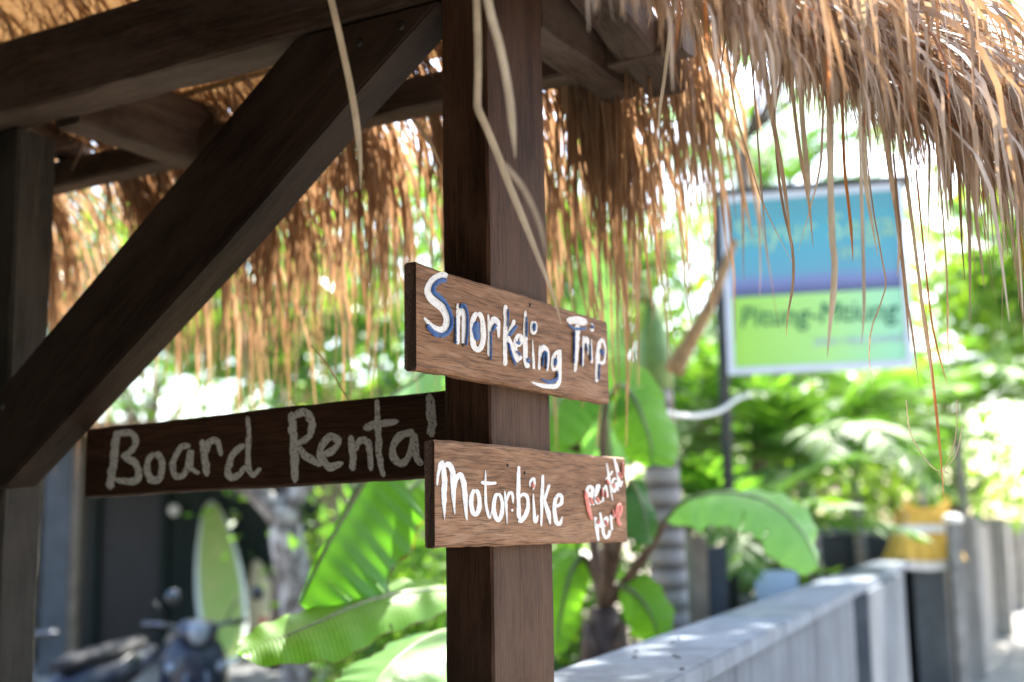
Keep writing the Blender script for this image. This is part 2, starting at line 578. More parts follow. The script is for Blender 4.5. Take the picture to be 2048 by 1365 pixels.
def skin(a, q):
    """point of the right-hand slope: a along the eave, q from the frame (0) out to the eave (1)"""
    a, q = np.asarray(a)[:, None], np.asarray(q)[:, None]
    p = (IA * (1 - a) + IB * a) * (1 - q) + (EA * (1 - a) + EB * a) * q
    p[:, 2] -= 0.10 * (q * (1 - q))[:, 0] * 1.2
    return p


def right_slab():
    aa, qq = np.meshgrid(np.linspace(-0.25, 1.0, 12), np.linspace(0, 0.93, 7), indexing='ij')
    P = skin(aa.ravel(), qq.ravel())
    T_ = P + Z3 * (0.17 - 0.06 * qq.ravel()[:, None])
    V = np.vstack([P, T_]); n = len(P); F = []
    for i in range(11):
        for j in range(6):
            k = i * 7 + j
            F += [(k, k + 1, k + 8, k + 7), (n + k + 7, n + k + 8, n + k + 1, n + k)]
    for i in range(11):
        for j in (0, 6):
            F.append((i * 7 + j, (i + 1) * 7 + j, n + (i + 1) * 7 + j, n + i * 7 + j))
    for j in range(6):
        for i in (0, 11):
            F.append((i * 7 + j, i * 7 + j + 1, n + i * 7 + j + 1, n + i * 7 + j))
    o = mesh('thatch_slope', V - O, F, M['thatch'], hut, Matrix.Translation(Vector(O)))
    bm = bmesh.new(); bm.from_mesh(o.data); bmesh.ops.recalc_face_normals(bm, faces=bm.faces); bm.to_mesh(o.data); bm.free()


right_slab()


def blades(P0, D0, L, W, side, K=9, droop=1.0, curl=0.06, seed=1, fold=False, tip=0.12, start=0.15):
    """straw blades: leave P0 along D0 and bend down; returns vertices and quads"""
    r = np.random.default_rng(seed)
    n = len(P0)
    u = np.linspace(0, 1, K)
    path = np.zeros((n, K, 3)); path[:, 0] = P0
    d = D0 / np.linalg.norm(D0, axis=1, keepdims=True)
    bend = r.uniform(0.6, 1.4, n)[:, None] * (droop if np.isscalar(droop) else droop[:, None])
    drift = r.normal(0, curl, (n, 3))
    for k in range(1, K):
        g = np.clip((u[k] - start) * 1.7, 0, 1) ** 1.2
        dd = d * (1 - min(g, 0.97)) + np.array([0, 0, -1.0]) * g * bend + drift * (0.5 + u[k]) + r.normal(0, curl * 0.35, (n, 3))
        dd /= np.linalg.norm(dd, axis=1, keepdims=True)
        path[:, k] = path[:, k - 1] + dd * (L / (K - 1))[:, None]
    tap = np.clip(np.minimum(0.65 + u * 1.2, (1 - u) * 2.2 + tip), 0, 1)
    sv = side / np.linalg.norm(side, axis=1, keepdims=True)
    tw = r.uniform(-1.2, 1.2, n)
    tan = np.gradient(path, axis=1); tan /= np.linalg.norm(tan, axis=2, keepdims=True) + 1e-9
    s = np.repeat(sv[:, None], K, 1)
    s = s - tan * np.sum(s * tan, 2, keepdims=True); s /= np.linalg.norm(s, axis=2, keepdims=True) + 1e-9
    b = np.cross(tan, s)
    a = tw[:, None] * u[None] + r.uniform(-0.6, 0.6, n)[:, None]
    s2 = s * np.cos(a)[..., None] + b * np.sin(a)[..., None]
    off = s2 * (W[:, None] * tap[None] * 0.5)[..., None]
    if fold:
        b2 = np.cross(tan, s2)
        V = np.stack([path - off, path + b2 * (W[:, None] * tap[None] * 0.22)[..., None], path + off], 2); m = 3
    else:
        V = np.stack([path - off, path + off], 2); m = 2
    base = (np.arange(n) * K * m)[:, None, None] + (np.arange(K - 1) * m)[None, :, None] + np.arange(m - 1)[None, None]
    Q = np.stack([base, base + 1, base + m + 1, base + m], -1).reshape(-1, 4)
    return V.reshape(-1, 3), Q


def hp(t, s, z):
    return O[None] + t[:, None] * E1 + s[:, None] * E2 + z[:, None] * Z3


SLOPE = nrm((REAR_T - RIDGE_T) * E1 + (REAR_Z - RIDGE_Z) * Z3)
OV = Matrix.Translation(-Vector(O)) if False else None


def straw_part(name, V, Q, mat, kind='stuff'):
    o = mesh_quads(name, V, Q, mat, hut)
    if kind: o['kind'] = kind
    return o


def fringe_rear():
    r = np.random.default_rng(11)
    # the hanging fringe, gathered into locks so that gaps open between them
    n = 2100
    nl = 40
    lock_s = np.sort(r.uniform(-0.20, 2.3, nl)); lock_l = r.uniform(0.72, 1.35, nl); lock_d = r.normal(0, 0.22, nl)
    pick = r.integers(0, nl, n)
    s = np.where(r.random(n) < 0.72, lock_s[pick] + r.normal(0, 0.022, n), r.uniform(-0.18, 2.4, n))
    keep = s > -0.20 + 0.05 * r.random(n); s = np.where(keep, s, r.uniform(-0.1, 2.3, n))
    layer = r.random(n)
    t = 0.44 + 0.20 * layer + r.normal(0, 0.015, n)
    z = REAR_Z + (REAR_T - t) * 0.65 - r.uniform(0.02, 0.06, n)
    L = (0.32 + 0.26 * r.random(n) ** 2.0) * lock_l[pick] * np.where(s < 0.2, 1.08, 1.25) * np.where(layer < 0.4, 0.9, 1.1)
    D = SLOPE[None] + (lock_d[pick] + r.normal(0, 0.10, n))[:, None] * E2 + r.normal(0, 0.06, (n, 3))
    W = r.uniform(0.003, 0.0105, n)
    V, Q = blades(hp(t, s, z), D, L, W, np.repeat(E2[None], n, 0) + r.normal(0, 0.4, (n, 3)), 11, 0.8, 0.04, 12)
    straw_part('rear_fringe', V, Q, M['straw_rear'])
    # the underside of the rear slope: rows of straw over battens
    n = 1500
    t = r.uniform(RIDGE_T, REAR_T + 0.0, n); s = r.uniform(-0.17, 2.3, n)
    z = RIDGE_Z + (t - RIDGE_T) * (REAR_Z - RIDGE_Z) / (REAR_T - RIDGE_T) - r.uniform(0.002, 0.022, n)
    L = r.uniform(0.10, 0.26, n)
    D = SLOPE[None] + r.normal(0, 0.10, n)[:, None] * E2
    V, Q = blades(hp(t, s, z), D, L, r.uniform(0.004, 0.009, n), np.repeat(E2[None], n, 0), 4, 0.08, 0.05, 13)
    straw_part('thatch_underside', V, Q, M['straw'])
    for t in np.arange(0.14, 0.60, 0.105):
        z = RIDGE_Z + (t - RIDGE_T) * (REAR_Z - RIDGE_Z) / (REAR_T - RIDGE_T) - 0.028
        p0, p1 = H(t, -0.12, z), H(t, 2.3, z)
        x = nrm(p1 - p0)
        b = MB(); b.tube([(i * 0.242, 0.002 * math.sin(i * 2.1), 0.002 * math.cos(i * 1.7)) for i in range(11)], 0.008, 7)
        b.build('batten', M['bamboo'], hut, frame(p0, x, np.cross(Z3, x), Z3))


fringe_rear()

def fringe_right():
    r = np.random.default_rng(21)
    down = nrm(EOUT - 0.55 * Z3)

    def lay(n, a, q, lift, L, W, jit, droop, seed, name):
        P = skin(a, q); P[:, 2] += lift
        D = down[None] + r.normal(0, jit, n)[:, None] * EDIR + r.normal(0, 0.06, (n, 3))
        V, Q = blades(P, D, L, W, np.repeat(EDIR[None], n, 0) + r.normal(0, 0.4, (n, 3)), 9, droop, 0.035, seed)
        straw_part(name, V, Q, M['straw'])

    n = 1000                                          # underside
    lay(n, r.uniform(-0.25, 1.05, n), r.uniform(0.05, 0.95, n), -r.uniform(0.0, 0.03, n), r.uniform(0.10, 0.22, n), r.uniform(0.004, 0.009, n), 0.16, 0.35, 22, 'eave_underside')
    n = 1700                                          # drooping edge
    a = r.uniform(-0.25, 1.40, n)
    L = (0.10 + 0.20 * r.random(n) ** 1.5) * np.interp(a, [-0.2, 0.3, 0.55, 1.0], [0.6, 0.8, 2.1, 3.1])
    lay(n, a, r.uniform(0.80, 1.05, n), r.uniform(-0.02, 0.12, n), L, 0.0018 + 0.009 * r.random(n) ** 1.8, 0.20, 0.85, 23, 'right_fringe')
    n = 1000                                          # outer surface
    lay(n, r.uniform(-0.2, 1.45, n), r.uniform(0.25, 1.05, n), 0.10 + r.uniform(0.0, 0.16, n), r.uniform(0.20, 0.46, n), r.uniform(0.0025, 0.010, n), 0.24, 0.55, 24, 'outer_thatch')
    # loose outer blades, each a piece of its own
    n = 200
    a = np.where(r.random(n) < 0.7, r.uniform(0.42, 1.08, n), r.uniform(-0.1, 0.5, n))
    P0 = skin(a, r.uniform(0.9, 1.1, n)); P0[:, 2] += r.uniform(-0.02, 0.10, n)
    L = r.uniform(0.16, 0.40, n) * np.interp(a, [0, 0.4, 0.6, 1.0], [0.6, 0.8, 1.6, 2.1])
    D = down[None] + r.normal(0, 0.25, n)[:, None] * EDIR
    W = r.uniform(0.004, 0.011, n)
    for i in range(n):
        V, Q = blades(P0[i:i + 1], D[i:i + 1], L[i:i + 1], W[i:i + 1], (EDIR + r.normal(0, 0.4, 3))[None], 9, 0.9, 0.05, 300 + i, fold=True, tip=0.05)
        mesh_quads('straw_blade', V - P0[i], Q, M['straw'] if r.random() < 0.88 else M['straw_orange'], hut, Matrix.Translation(Vector(P0[i])), smooth=True)


fringe_right()


def strand(pts, d0, d1, wpx, mat, name='straw_strand', parent=None, tip=0.1):
    """a single long blade through points of the frame, its depth running from d0 to d1"""
    P = spline(pts, 15)
    D = np.linspace(d0, d1, 15)
    C = np.array([at(p[0], p[1], d) for p, d in zip(P, D)])
    u = np.linspace(0, 1, 15)
    wd = wpx * D / FPX * np.minimum(1.0, (1 - u) * 3 + tip)
    tan = np.gradient(C, axis=0)
    sd_ = nrm(RIGHT + 0.5 * FWD)
    S = np.array([nrm(np.cross(np.cross(t_, sd_), t_)) for t_ in tan])
    B = np.array([nrm(np.cross(t_, s_)) for t_, s_ in zip(tan, S)])
    V = np.stack([C - S * wd[:, None] / 2, C + B * wd[:, None] * 0.2, C + S * wd[:, None] / 2], 1).reshape(-1, 3)
    Q = [(3 * i + j, 3 * i + j + 1, 3 * i + j + 4, 3 * i + j + 3) for i in range(14) for j in range(2)]
    return mesh(name, V - C[0], Q, mat, parent or hut, Matrix.Translation(Vector(C[0])), smooth=True)


def zz(pts, ox, oy, sc):
    return [(x / sc + ox, y / sc + oy) for x, y in pts]


z2 = lambda p: zz(p, 650, 0, 2.5275)
z3 = lambda p: zz(p, 1300, 0, 2.528)
zb = lambda p: zz(p, 1400, 340, 3.102)
STR = [
    (z2([(10, -90), (55, 100), (100, 300), (135, 470), (162, 640), (178, 800), (180, 960)]), 1.50, 1.56, 14, 'straw_pale'),
    (z2([(762, -110), (770, 100), (775, 300), (771, 500), (772, 545), (790, 590), (845, 710), (925, 920), (1015, 1140), (1095, 1345), (1150, 1480), (1195, 1640)]), 1.36, 1.55, 15, 'straw_pale'),
    (z2([(800, -110), (840, 80), (885, 240), (930, 470), (952, 680), (962, 800)]), 1.30, 1.38, 17, 'straw_pale'),
    (z2([(905, 830), (1000, 950), (1080, 1120), (1122, 1300)]), 1.22, 1.25, 9, 'straw_pale'),
    (z2([(1775, -60), (1745, 150), (1715, 400), (1692, 560), (1685, 690)]), 1.66, 1.72, 8, 'straw_pale'),
    (z2([(440, 600), (490, 660), (540, 740), (590, 850)]), 2.42, 2.44, 9, 'straw_pale'),
    (z3([(520, -60), (560, 250), (620, 600), (680, 950), (720, 1280)]), 1.74, 1.82, 12, 'straw'),
    (z3([(460, -60), (520, 380), (555, 850), (600, 1365)]), 1.72, 1.80, 5, 'straw'),
    (z3([(690, -60), (715, 400), (755, 750), (800, 1000), (825, 1250)]), 1.78, 1.84, 10, 'straw'),
    (z3([(735, -60), (760, 300), (770, 600), (800, 900), (806, 1010)]), 1.66, 1.72, 14, 'straw_pale'),
    (z3([(900, -60), (915, 350), (920, 700), (915, 1100), (922, 1300)]), 1.80, 1.86, 9, 'straw'),
    (z3([(860, 100), (875, 420), (870, 700), (850, 900), (750, 1270)]), 1.84, 1.92, 6, 'straw'),
    (z3([(370, 0), (420, 500), (500, 800), (580, 1050), (740, 1370)]), 1.80, 1.90, 4, 'straw'),
    (z3([(1080, -60), (1085, 500), (1090, 900), (1150, 1290)]), 1.62, 1.72, 13, 'straw_pale'),
    (z3([(1110, -60), (1160, 450), (1220, 900), (1262, 1180), (1250, 1400)]), 1.80, 1.88, 14, 'straw'),
    (zb([(440, -700), (480, -40), (520, 250), (572, 480), (578, 700), (545, 900), (535, 1040)]), 1.82, 1.90, 7, 'straw'),
    (zb([(800, -500), (808, 0), (820, 420), (835, 560), (828, 760), (808, 950), (790, 1160)]), 1.66, 1.68, 17, 'straw_pale'),
    (zb([(880, -500), (895, -40), (920, 200), (940, 400), (948, 570)]), 1.92, 1.98, 8, 'straw_orange'),
    (zb([(1010, -400), (1060, 150), (1130, 560), (1150, 740), (1065, 980), (1050, 1180), (1075, 1360)]), 1.86, 1.94, 4, 'straw'),
    (zb([(1150, -300), (1210, 200), (1270, 700), (1296, 1070)]), 1.84, 1.90, 10, 'straw'),
    (zb([(1250, -200), (1345, 560), (1385, 900), (1420, 1150), (1445, 1380)]), 1.90, 1.96, 9, 'straw'),
    (zb([(1480, -100), (1530, 640), (1536, 1000), (1545, 1240)]), 1.95, 1.98, 5, 'straw'),
    (zb([(985, -500), (1000, 100), (1010, 420), (1018, 850), (1000, 1090)]), 1.60, 1.62, 9, 'straw_pale'),
    (zb([(1200, -100), (1270, 700), (1320, 1030), (1360, 1360)]), 1.84, 1.88, 6, 'straw'),
    (zb([(1340, 0), (1420, 800), (1470, 1100), (1540, 1350)]), 1.9, 1.94, 5, 'straw_orange'),
    ([(1800, 260), (1838, 560), (1856, 680), (1870, 800), (1880, 900), (1889, 1010)], 1.95, 2.0, 8, 'straw_orange'),
    ([(1812, 800), (1822, 870), (1860, 930), (1884, 944)], 1.97, 2.0, 3, 'straw_pale'),
    ([(1915, 800), (1910, 880), (1886, 945)], 2.0, 2.0, 3, 'straw_pale'),
    ([(1925, 850), (1912, 910), (1888, 942), (1925, 948)], 2.0, 2.02, 2.5, 'straw_pale'),
    ([(620, 690), (655, 730), (690, 790), (715, 830)], 2.3, 2.3, 3, 'straw'),
]
for pts, d0, d1, wpx, mt in STR:
    strand(pts, d0, d1, wpx, M[mt])


# ------------------------------------------------------------------ the painted boards
def ribbon(pts, wd, seed, n=None, jag=0.10):
    """outline of one brush stroke in frame pixels: two edges with ragged borders"""
    r = np.random.default_rng(seed)
    P = np.asarray(pts, float)
    ln = np.sum(np.linalg.norm(np.diff(P, axis=0), axis=1))
    n = n or int(max(8, min(60, ln / 2.2)))
    C = spline(P, n)
    if hasattr(wd, '__len__'):
        wv = np.interp(np.linspace(0, 1, n), np.linspace(0, 1, len(wd)), wd)
    else:
        wv = np.full(n, float(wd))
    u = np.linspace(0, 1, n)
    endcap = np.clip(np.minimum(u, 1 - u) * ln / (wv * 0.35 + 1e-6), 0.45, 1)
    tan = np.gradient(C, axis=0); tan /= np.linalg.norm(tan, axis=1, keepdims=True) + 1e-9
    nn = np.stack([-tan[:, 1], tan[:, 0]], 1)
    sm = lambda q: 0.55 * np.convolve(np.pad(q, 2, mode='edge'), [0.2] * 5, 'valid') * 2.2 + 0.35 * q
    ja = 1 + sm(r.normal(0, jag, n)); jb = 1 + sm(r.normal(0, jag, n))
    A = C + nn * (wv * endcap * 0.5 * ja)[:, None]
    B = C - nn * (wv * endcap * 0.5 * jb)[:, None]
    return A, C, B


def ell(cx, cy, rx, ry, a0=0, a1=360, n=14):
    return [(cx + rx * math.sin(math.radians(a)), cy - ry * math.cos(math.radians(a))) for a in np.linspace(a0, a1, n)]


def letters(root, strokes, conv, sc, p, n, lift, mats, fine=1.0, jag=0.1):
    """strokes: list of (letter, [(paint, points, width), ...]); every letter is a mesh of its own, its second colour a child"""
    k = 0
    for ch, parts in strokes:
        base = None
        for paint in ('w', 'c'):
            V, F = [], []
            for pt, pts, wd in parts:
                if pt != paint: continue
                k += 1
                k_ = 1.35 if (paint == 'c' and mats['c'] is M['red_paint']) else 1.0
                wd_ = [x * k_ / sc for x in wd] if hasattr(wd, '__len__') else wd * k_ / sc
                A, C, B = ribbon(conv(pts), wd_, 1000 + k, jag=jag)
                lf = lift + (0.0019 if paint == 'c' else 0.0) + 0.00012 * (k % 4)
                b = len(V)
                for a_, c_, b_ in zip(A, C, B):
                    V += [on_plane(*a_, p + n * 0.0002, n), on_plane(*c_, p + n * (lf + 0.0004), n), on_plane(*b_, p + n * 0.0002, n)]
                    V[-3] = V[-3] + n * lf * 0.6; V[-1] = V[-1] + n * lf * 0.6
                for i in range(len(A) - 1):
                    for j in range(2):
                        F.append((b + 3 * i + j, b + 3 * i + j + 1, b + 3 * i + j + 4, b + 3 * i + j + 3))
            if not V: continue
            V = np.array(V)
            par = base or root
            c0 = V.mean(0)
            o = mesh('letter' if base is None else 'letter_shading', V - c0, F, mats[paint], par, Matrix.Translation(Vector(c0)), smooth=True)
            if base is None: base = o


def board(name, label, p0, x, nvec, L, h, th, mat, taper=0.0, seed=3, rise=0.0):
    """a sawn plank: front face in the plane through p0 (lower front corner) with normal nvec; eased, slightly wavy edges"""
    root = empty(name, p0, label, 'sign')
    r = np.random.default_rng(seed)
    seg = 26
    prof = [(0.0, 0.004), (0.0, h - 0.004), (0.0035, h), (th - 0.003, h), (th, h - 0.003), (th, 0.003), (th - 0.003, 0), (0.0035, 0)]
    V, F, k = [], [], 8
    for i in range(seg + 1):
        u = i / seg
        top = r.normal(0, 0.0006) + 0.0008 * math.sin(u * 9 + seed); bot = r.normal(0, 0.0006)
        for d, z in prof:
            zz_ = z + (top if z > h / 2 else bot) + taper * u * (z / h) + rise * u
            xx = u * L
            if i == 0: xx += 0.0025 * (1 if (z < 0.001 or z > h - 0.001) else 0)
            V.append((xx, d, zz_))
    for i in range(seg):
        for j in range(k):
            F.append((i * k + j, i * k + (j + 1) % k, (i + 1) * k + (j + 1) % k, (i + 1) * k + j))
    F.append(tuple(range(k))[::-1]); F.append(tuple(seg * k + j for j in range(k)))
    me_o = mesh('plank', V, F, mat, root, frame(p0, x, -np.asarray(nvec), Z3))
    me_o.data.materials.append(M['sign_end'])
    me_o.data.polygons[len(F) - 2].material_index = 1; me_o.data.polygons[len(F) - 1].material_index = 1
    bm = bmesh.new(); bm.from_mesh(me_o.data); bmesh.ops.recalc_face_normals(bm, faces=bm.faces); bm.to_mesh(me_o.data); bm.free()
    return root


def nail(root, p, n):
    b = MB(); b.lathe([(0.0001, 0.0022), (0.0022, 0.0018), (0.0028, 0.0002), (0.0028, -0.004)], n=8)
    x = nrm(np.cross(n, Z3)); y = np.cross(n, x)
    b.build('nail', M['nail'], root, frame(p, x, y, n))


NR = -E2                                # the boards' outward normal on the right face
PR = H(0, -0.0215, 0)
s1 = board('wooden_sign', 'brown wooden board painted Snorkeling Trip in white and blue, nailed to post', H(-0.236, -0.0215, 1.828), E1, NR, 0.619, 0.153, 0.0205, M['sign'], seed=3)
z5 = lambda p: zz(p, 780, 480, 3.592)
SN = [
    ('S', [('w', [(412, 262), (370, 252), (320, 280), (283, 330), (272, 385), (300, 430), (350, 470), (392, 520), (408, 580), (400, 625), (365, 648), (320, 640), (280, 605), (242, 558)], [40, 50, 52, 54, 56, 50, 44, 18]),
           ('c', [(405, 292), (360, 295), (318, 325), (305, 370), (340, 402), (392, 455), (425, 520), (438, 590), (425, 645), (385, 684), (335, 682), (290, 650), (260, 610)], [40, 36, 34, 28, 26, 34, 40, 30])]),
    ('n', [('w', [(482, 455), (485, 560), (483, 752)], [14, 30, 30]), ('w', [(487, 560), (508, 505), (528, 540), (530, 640), (525, 752)], [24, 30, 34, 34, 22]),
           ('c', [(468, 560), (467, 750)], [6, 14]), ('c', [(500, 490), (522, 468), (548, 520), (552, 640), (541, 762)], [26, 24, 16, 14, 18])]),
    ('o', [('w', ell(627, 660, 42, 132), [30, 36, 38, 40, 38, 32]), ('c', [(622, 585), (612, 650), (622, 728)], [34, 64, 36])]),
    ('r', [('w', [(703, 535), (712, 660), (708, 835)], [12, 28, 24]), ('w', [(712, 640), (742, 572), (772, 600), (778, 705)], [26, 38, 36, 18]),
           ('c', [(732, 660), (745, 622), (764, 612)], 24), ('c', [(722, 660), (722, 862)], [10, 15])]),
    ('k', [('w', [(828, 468), (826, 700), (824, 905)], [28, 32, 30]), ('w', [(832, 705), (868, 640), (892, 575)], [22, 30, 24]), ('w', [(842, 690), (880, 790), (918, 880)], [26, 32, 24]),
           ('c', [(846, 500), (844, 625)], 11), ('c', [(850, 690), (878, 650), (908, 615)], [26, 30, 22]), ('c', [(846, 740), (868, 830), (898, 905)], [16, 20, 12])]),
    ('e', [('w', [(902, 765), (935, 745), (940, 700), (915, 690), (898, 740), (900, 800), (920, 855), (942, 835)], 27),
           ('c', [(903, 735), (934, 748)], 26), ('c', [(905, 800), (935, 832)], 16)]),
    ('l', [('w', [(970, 510), (967, 700), (973, 860), (988, 922)], [18, 32, 34, 38]), ('c', [(978, 555), (978, 700)], 12), ('c', [(980, 850), (1000, 885)], [24, 34])]),
    ('i', [('w', ell(1030, 632, 17, 42), 20), ('w', [(1020, 715), (1026, 830), (1031, 930)], [8, 18, 20]), ('c', [(1031, 600), (1033, 655)], 24)]),
    ('n', [('w', [(1073, 758), (1070, 935)], [12, 22]), ('w', [(1078, 850), (1096, 775), (1122, 790), (1132, 850), (1128, 945)], [22, 34, 30, 26, 16]),
           ('c', [(1092, 910), (1098, 830), (1118, 815), (1120, 930)], [10, 22, 18, 8])]),
    ('g', [('w', [(1206, 800), (1175, 835), (1163, 900), (1178, 935), (1205, 900), (1213, 790), (1215, 900), (1212, 1015), (1180, 1052), (1100, 1050), (1012, 1022)], [26, 26, 24, 22, 26, 28, 28, 30, 36, 34, 10]),
           ('c', [(1186, 850), (1182, 905)], 24), ('c', [(1200, 945), (1190, 1002), (1140, 1022), (1080, 1002)], [12, 26, 28, 12])]),
    ('T', [('w', [(1268, 580), (1340, 578), (1415, 600)], [56, 54, 44]), ('w', [(1347, 600), (1340, 760), (1328, 950)], [34, 36, 18]),
           ('c', [(1270, 612), (1330, 640), (1412, 636)], [8, 22, 16]), ('c', [(1320, 655), (1317, 890)], [18, 10])]),
    ('r', [('w', [(1388, 690), (1382, 910)], [18, 14]), ('w', [(1390, 770), (1406, 706), (1422, 750), (1420, 832)], [18, 26, 22, 10]), ('c', [(1374, 770), (1372, 905)], 11), ('c', [(1402, 745), (1412, 800)], 12)]),
    ('i', [('w', [(1447, 600), (1450, 660)], [20, 30]), ('w', [(1442, 712), (1447, 888)], [10, 18]), ('c', [(1449, 612), (1450, 640)], 24), ('c', [(1435, 750), (1439, 868)], 8)]),
    ('p', [('w', [(1502, 730), (1490, 860), (1482, 1022)], [30, 34, 24]), ('w', [(1492, 760), (1520, 720), (1541, 760), (1543, 830), (1530, 882), (1505, 884)], [24, 28, 16, 12, 26, 26]),
           ('c', [(1514, 785), (1524, 835)], 24), ('c', [(1501, 890), (1497, 1005)], 11)]),
]
letters(s1, SN, z5, 3.592, PR, NR, 0.0008, {'w': M['white_paint'], 'c': M['blue_paint']})
for q in ((925, 690), (1060, 610)):
    nail(s1, on_plane(q[0], q[1], PR, NR), NR)

s2 = board('wooden_sign', 'brown wooden board painted Motorbike with Rental Here in red and white', H(-0.192, -0.0215, 1.580), E1, NR, 0.636, 0.153, 0.017, M['sign'], seed=5)
z6 = lambda p: zz(p, 820, 840, 4.452)
MO = [
    ('m', [('w', [(238, 588), (250, 470), (275, 372)], [14, 30, 36]), ('w', [(280, 362), (300, 480), (300, 700), (304, 892)], [30, 52, 46, 6]),
           ('w', [(298, 410), (345, 402), (376, 480), (382, 640), (394, 842)], [30, 54, 50, 46, 12]), ('w', [(388, 640), (408, 530), (445, 490), (475, 560), (490, 720), (504, 898)], [26, 44, 46, 46, 44, 16])]),
    ('o', [('w', ell(578, 735, 38, 108), [34, 40, 42, 44, 40, 36])]),
    ('t', [('w', [(668, 448), (668, 540), (670, 720), (684, 810), (706, 872), (722, 800)], [10, 18, 26, 28, 24, 8]), ('w', [(628, 560), (700, 566), (768, 562)], [32, 38, 22])]),
    ('o', [('w', ell(782, 775, 38, 116), [30, 34, 40, 42, 38, 32])]),
    ('r', [('w', [(840, 632), (853, 760), (862, 932)], [14, 30, 8]), ('w', [(855, 730), (878, 656), (908, 662), (914, 745)], [22, 30, 28, 12]), ('w', [(896, 805), (920, 806)], 26)]),
    ('b', [('w', [(967, 412), (963, 600), (966, 885)], [30, 36, 36]), ('w', [(970, 690), (1010, 662), (1043, 700), (1046, 780), (1025, 850), (985, 898), (966, 890)], [22, 30, 36, 36, 40, 44, 30])]),
    ('i', [('w', [(1066, 600), (1070, 550), (1098, 524), (1106, 570), (1092, 625)], [18, 24, 24, 20, 14]), ('w', [(1092, 655), (1100, 800), (1112, 908), (1136, 850)], [14, 26, 34, 16]), ('c', [(1084, 560), (1094, 605)], [14, 28])]),
    ('k', [('w', [(1180, 488), (1172, 700), (1166, 950)], [24, 34, 16]), ('w', [(1238, 575), (1208, 670), (1186, 745)], [24, 28, 22]), ('w', [(1192, 715), (1225, 820), (1246, 932)], [26, 44, 14])]),
    ('e', [('w', [(1300, 775), (1343, 745), (1350, 690), (1320, 668), (1290, 720), (1285, 820), (1300, 908), (1335, 922), (1354, 860)], [28, 32, 30, 32, 36, 38, 40, 34, 12])]),
    ('R', [('w', [(1568, 650), (1590, 600), (1620, 612), (1614, 680), (1590, 722)], 32), ('w', [(1588, 640), (1600, 770)], 30), ('w', [(1600, 735), (1640, 760)], 20),
           ('c', [(1552, 630), (1578, 760), (1605, 872), (1616, 892)], [16, 30, 22, 8]), ('c', [(1596, 690), (1620, 755)], 20)]),
    ('e', [('w', [(1642, 690), (1668, 640), (1682, 590), (1660, 596), (1646, 680), (1662, 742), (1704, 725)], 22), ('c', [(1650, 690), (1682, 740)], 18)]),
    ('n', [('w', [(1716, 605), (1716, 735)], 18), ('w', [(1720, 625), (1742, 588), (1758, 695)], 20), ('c', [(1704, 610), (1712, 690)], 13), ('c', [(1738, 640), (1742, 690)], 10)]),
    ('t', [('w', [(1748, 385), (1770, 520), (1802, 725)], [12, 24, 10]), ('w', [(1735, 540), (1780, 490), (1802, 455)], 18), ('c', [(1742, 530), (1770, 580)], 16)]),
    ('a', [('w', [(1832, 520), (1802, 540), (1796, 610), (1820, 640), (1836, 560), (1848, 635)], 22), ('c', [(1800, 570), (1818, 605)], 16)]),
    ('l', [('w', [(1812, 335), (1840, 440), (1866, 585), (1888, 545)], [16, 30, 28, 10]), ('c', [(1852, 470), (1880, 520)], 18), ('c', [(1890, 380), (1886, 500)], 10)]),
    ('H', [('w', [(1648, 865), (1660, 960), (1676, 1082)], [26, 34, 20]), ('w', [(1688, 825), (1702, 900), (1694, 965)], 22), ('w', [(1652, 955), (1710, 925)], 30), ('c', [(1664, 890), (1672, 930)], 14)]),
    ('e', [('w', [(1722, 950), (1746, 922), (1752, 880), (1732, 888), (1716, 980), (1736, 1046), (1766, 1032), (1778, 980)], 27), ('c', [(1732, 895), (1752, 945)], 14)]),
    ('r', [('w', [(1784, 845), (1796, 985)], 22), ('w', [(1798, 885), (1815, 850), (1832, 862)], 22), ('c', [(1800, 800), (1812, 870)], 13)]),
    ('e', [('w', [(1856, 860), (1878, 840)], 18), ('c', [(1846, 870), (1872, 800), (1860, 755), (1840, 800), (1845, 900), (1872, 942)], 24)]),
]
letters(s2, MO, z6, 4.452, H(0, -0.0215, 0), NR, 0.0008, {'w': M['white_paint'], 'c': M['red_paint']})
for q in ((1049.5, 946), (1015, 931)):
    nail(s2, on_plane(q[0], q[1], PR, NR), NR)

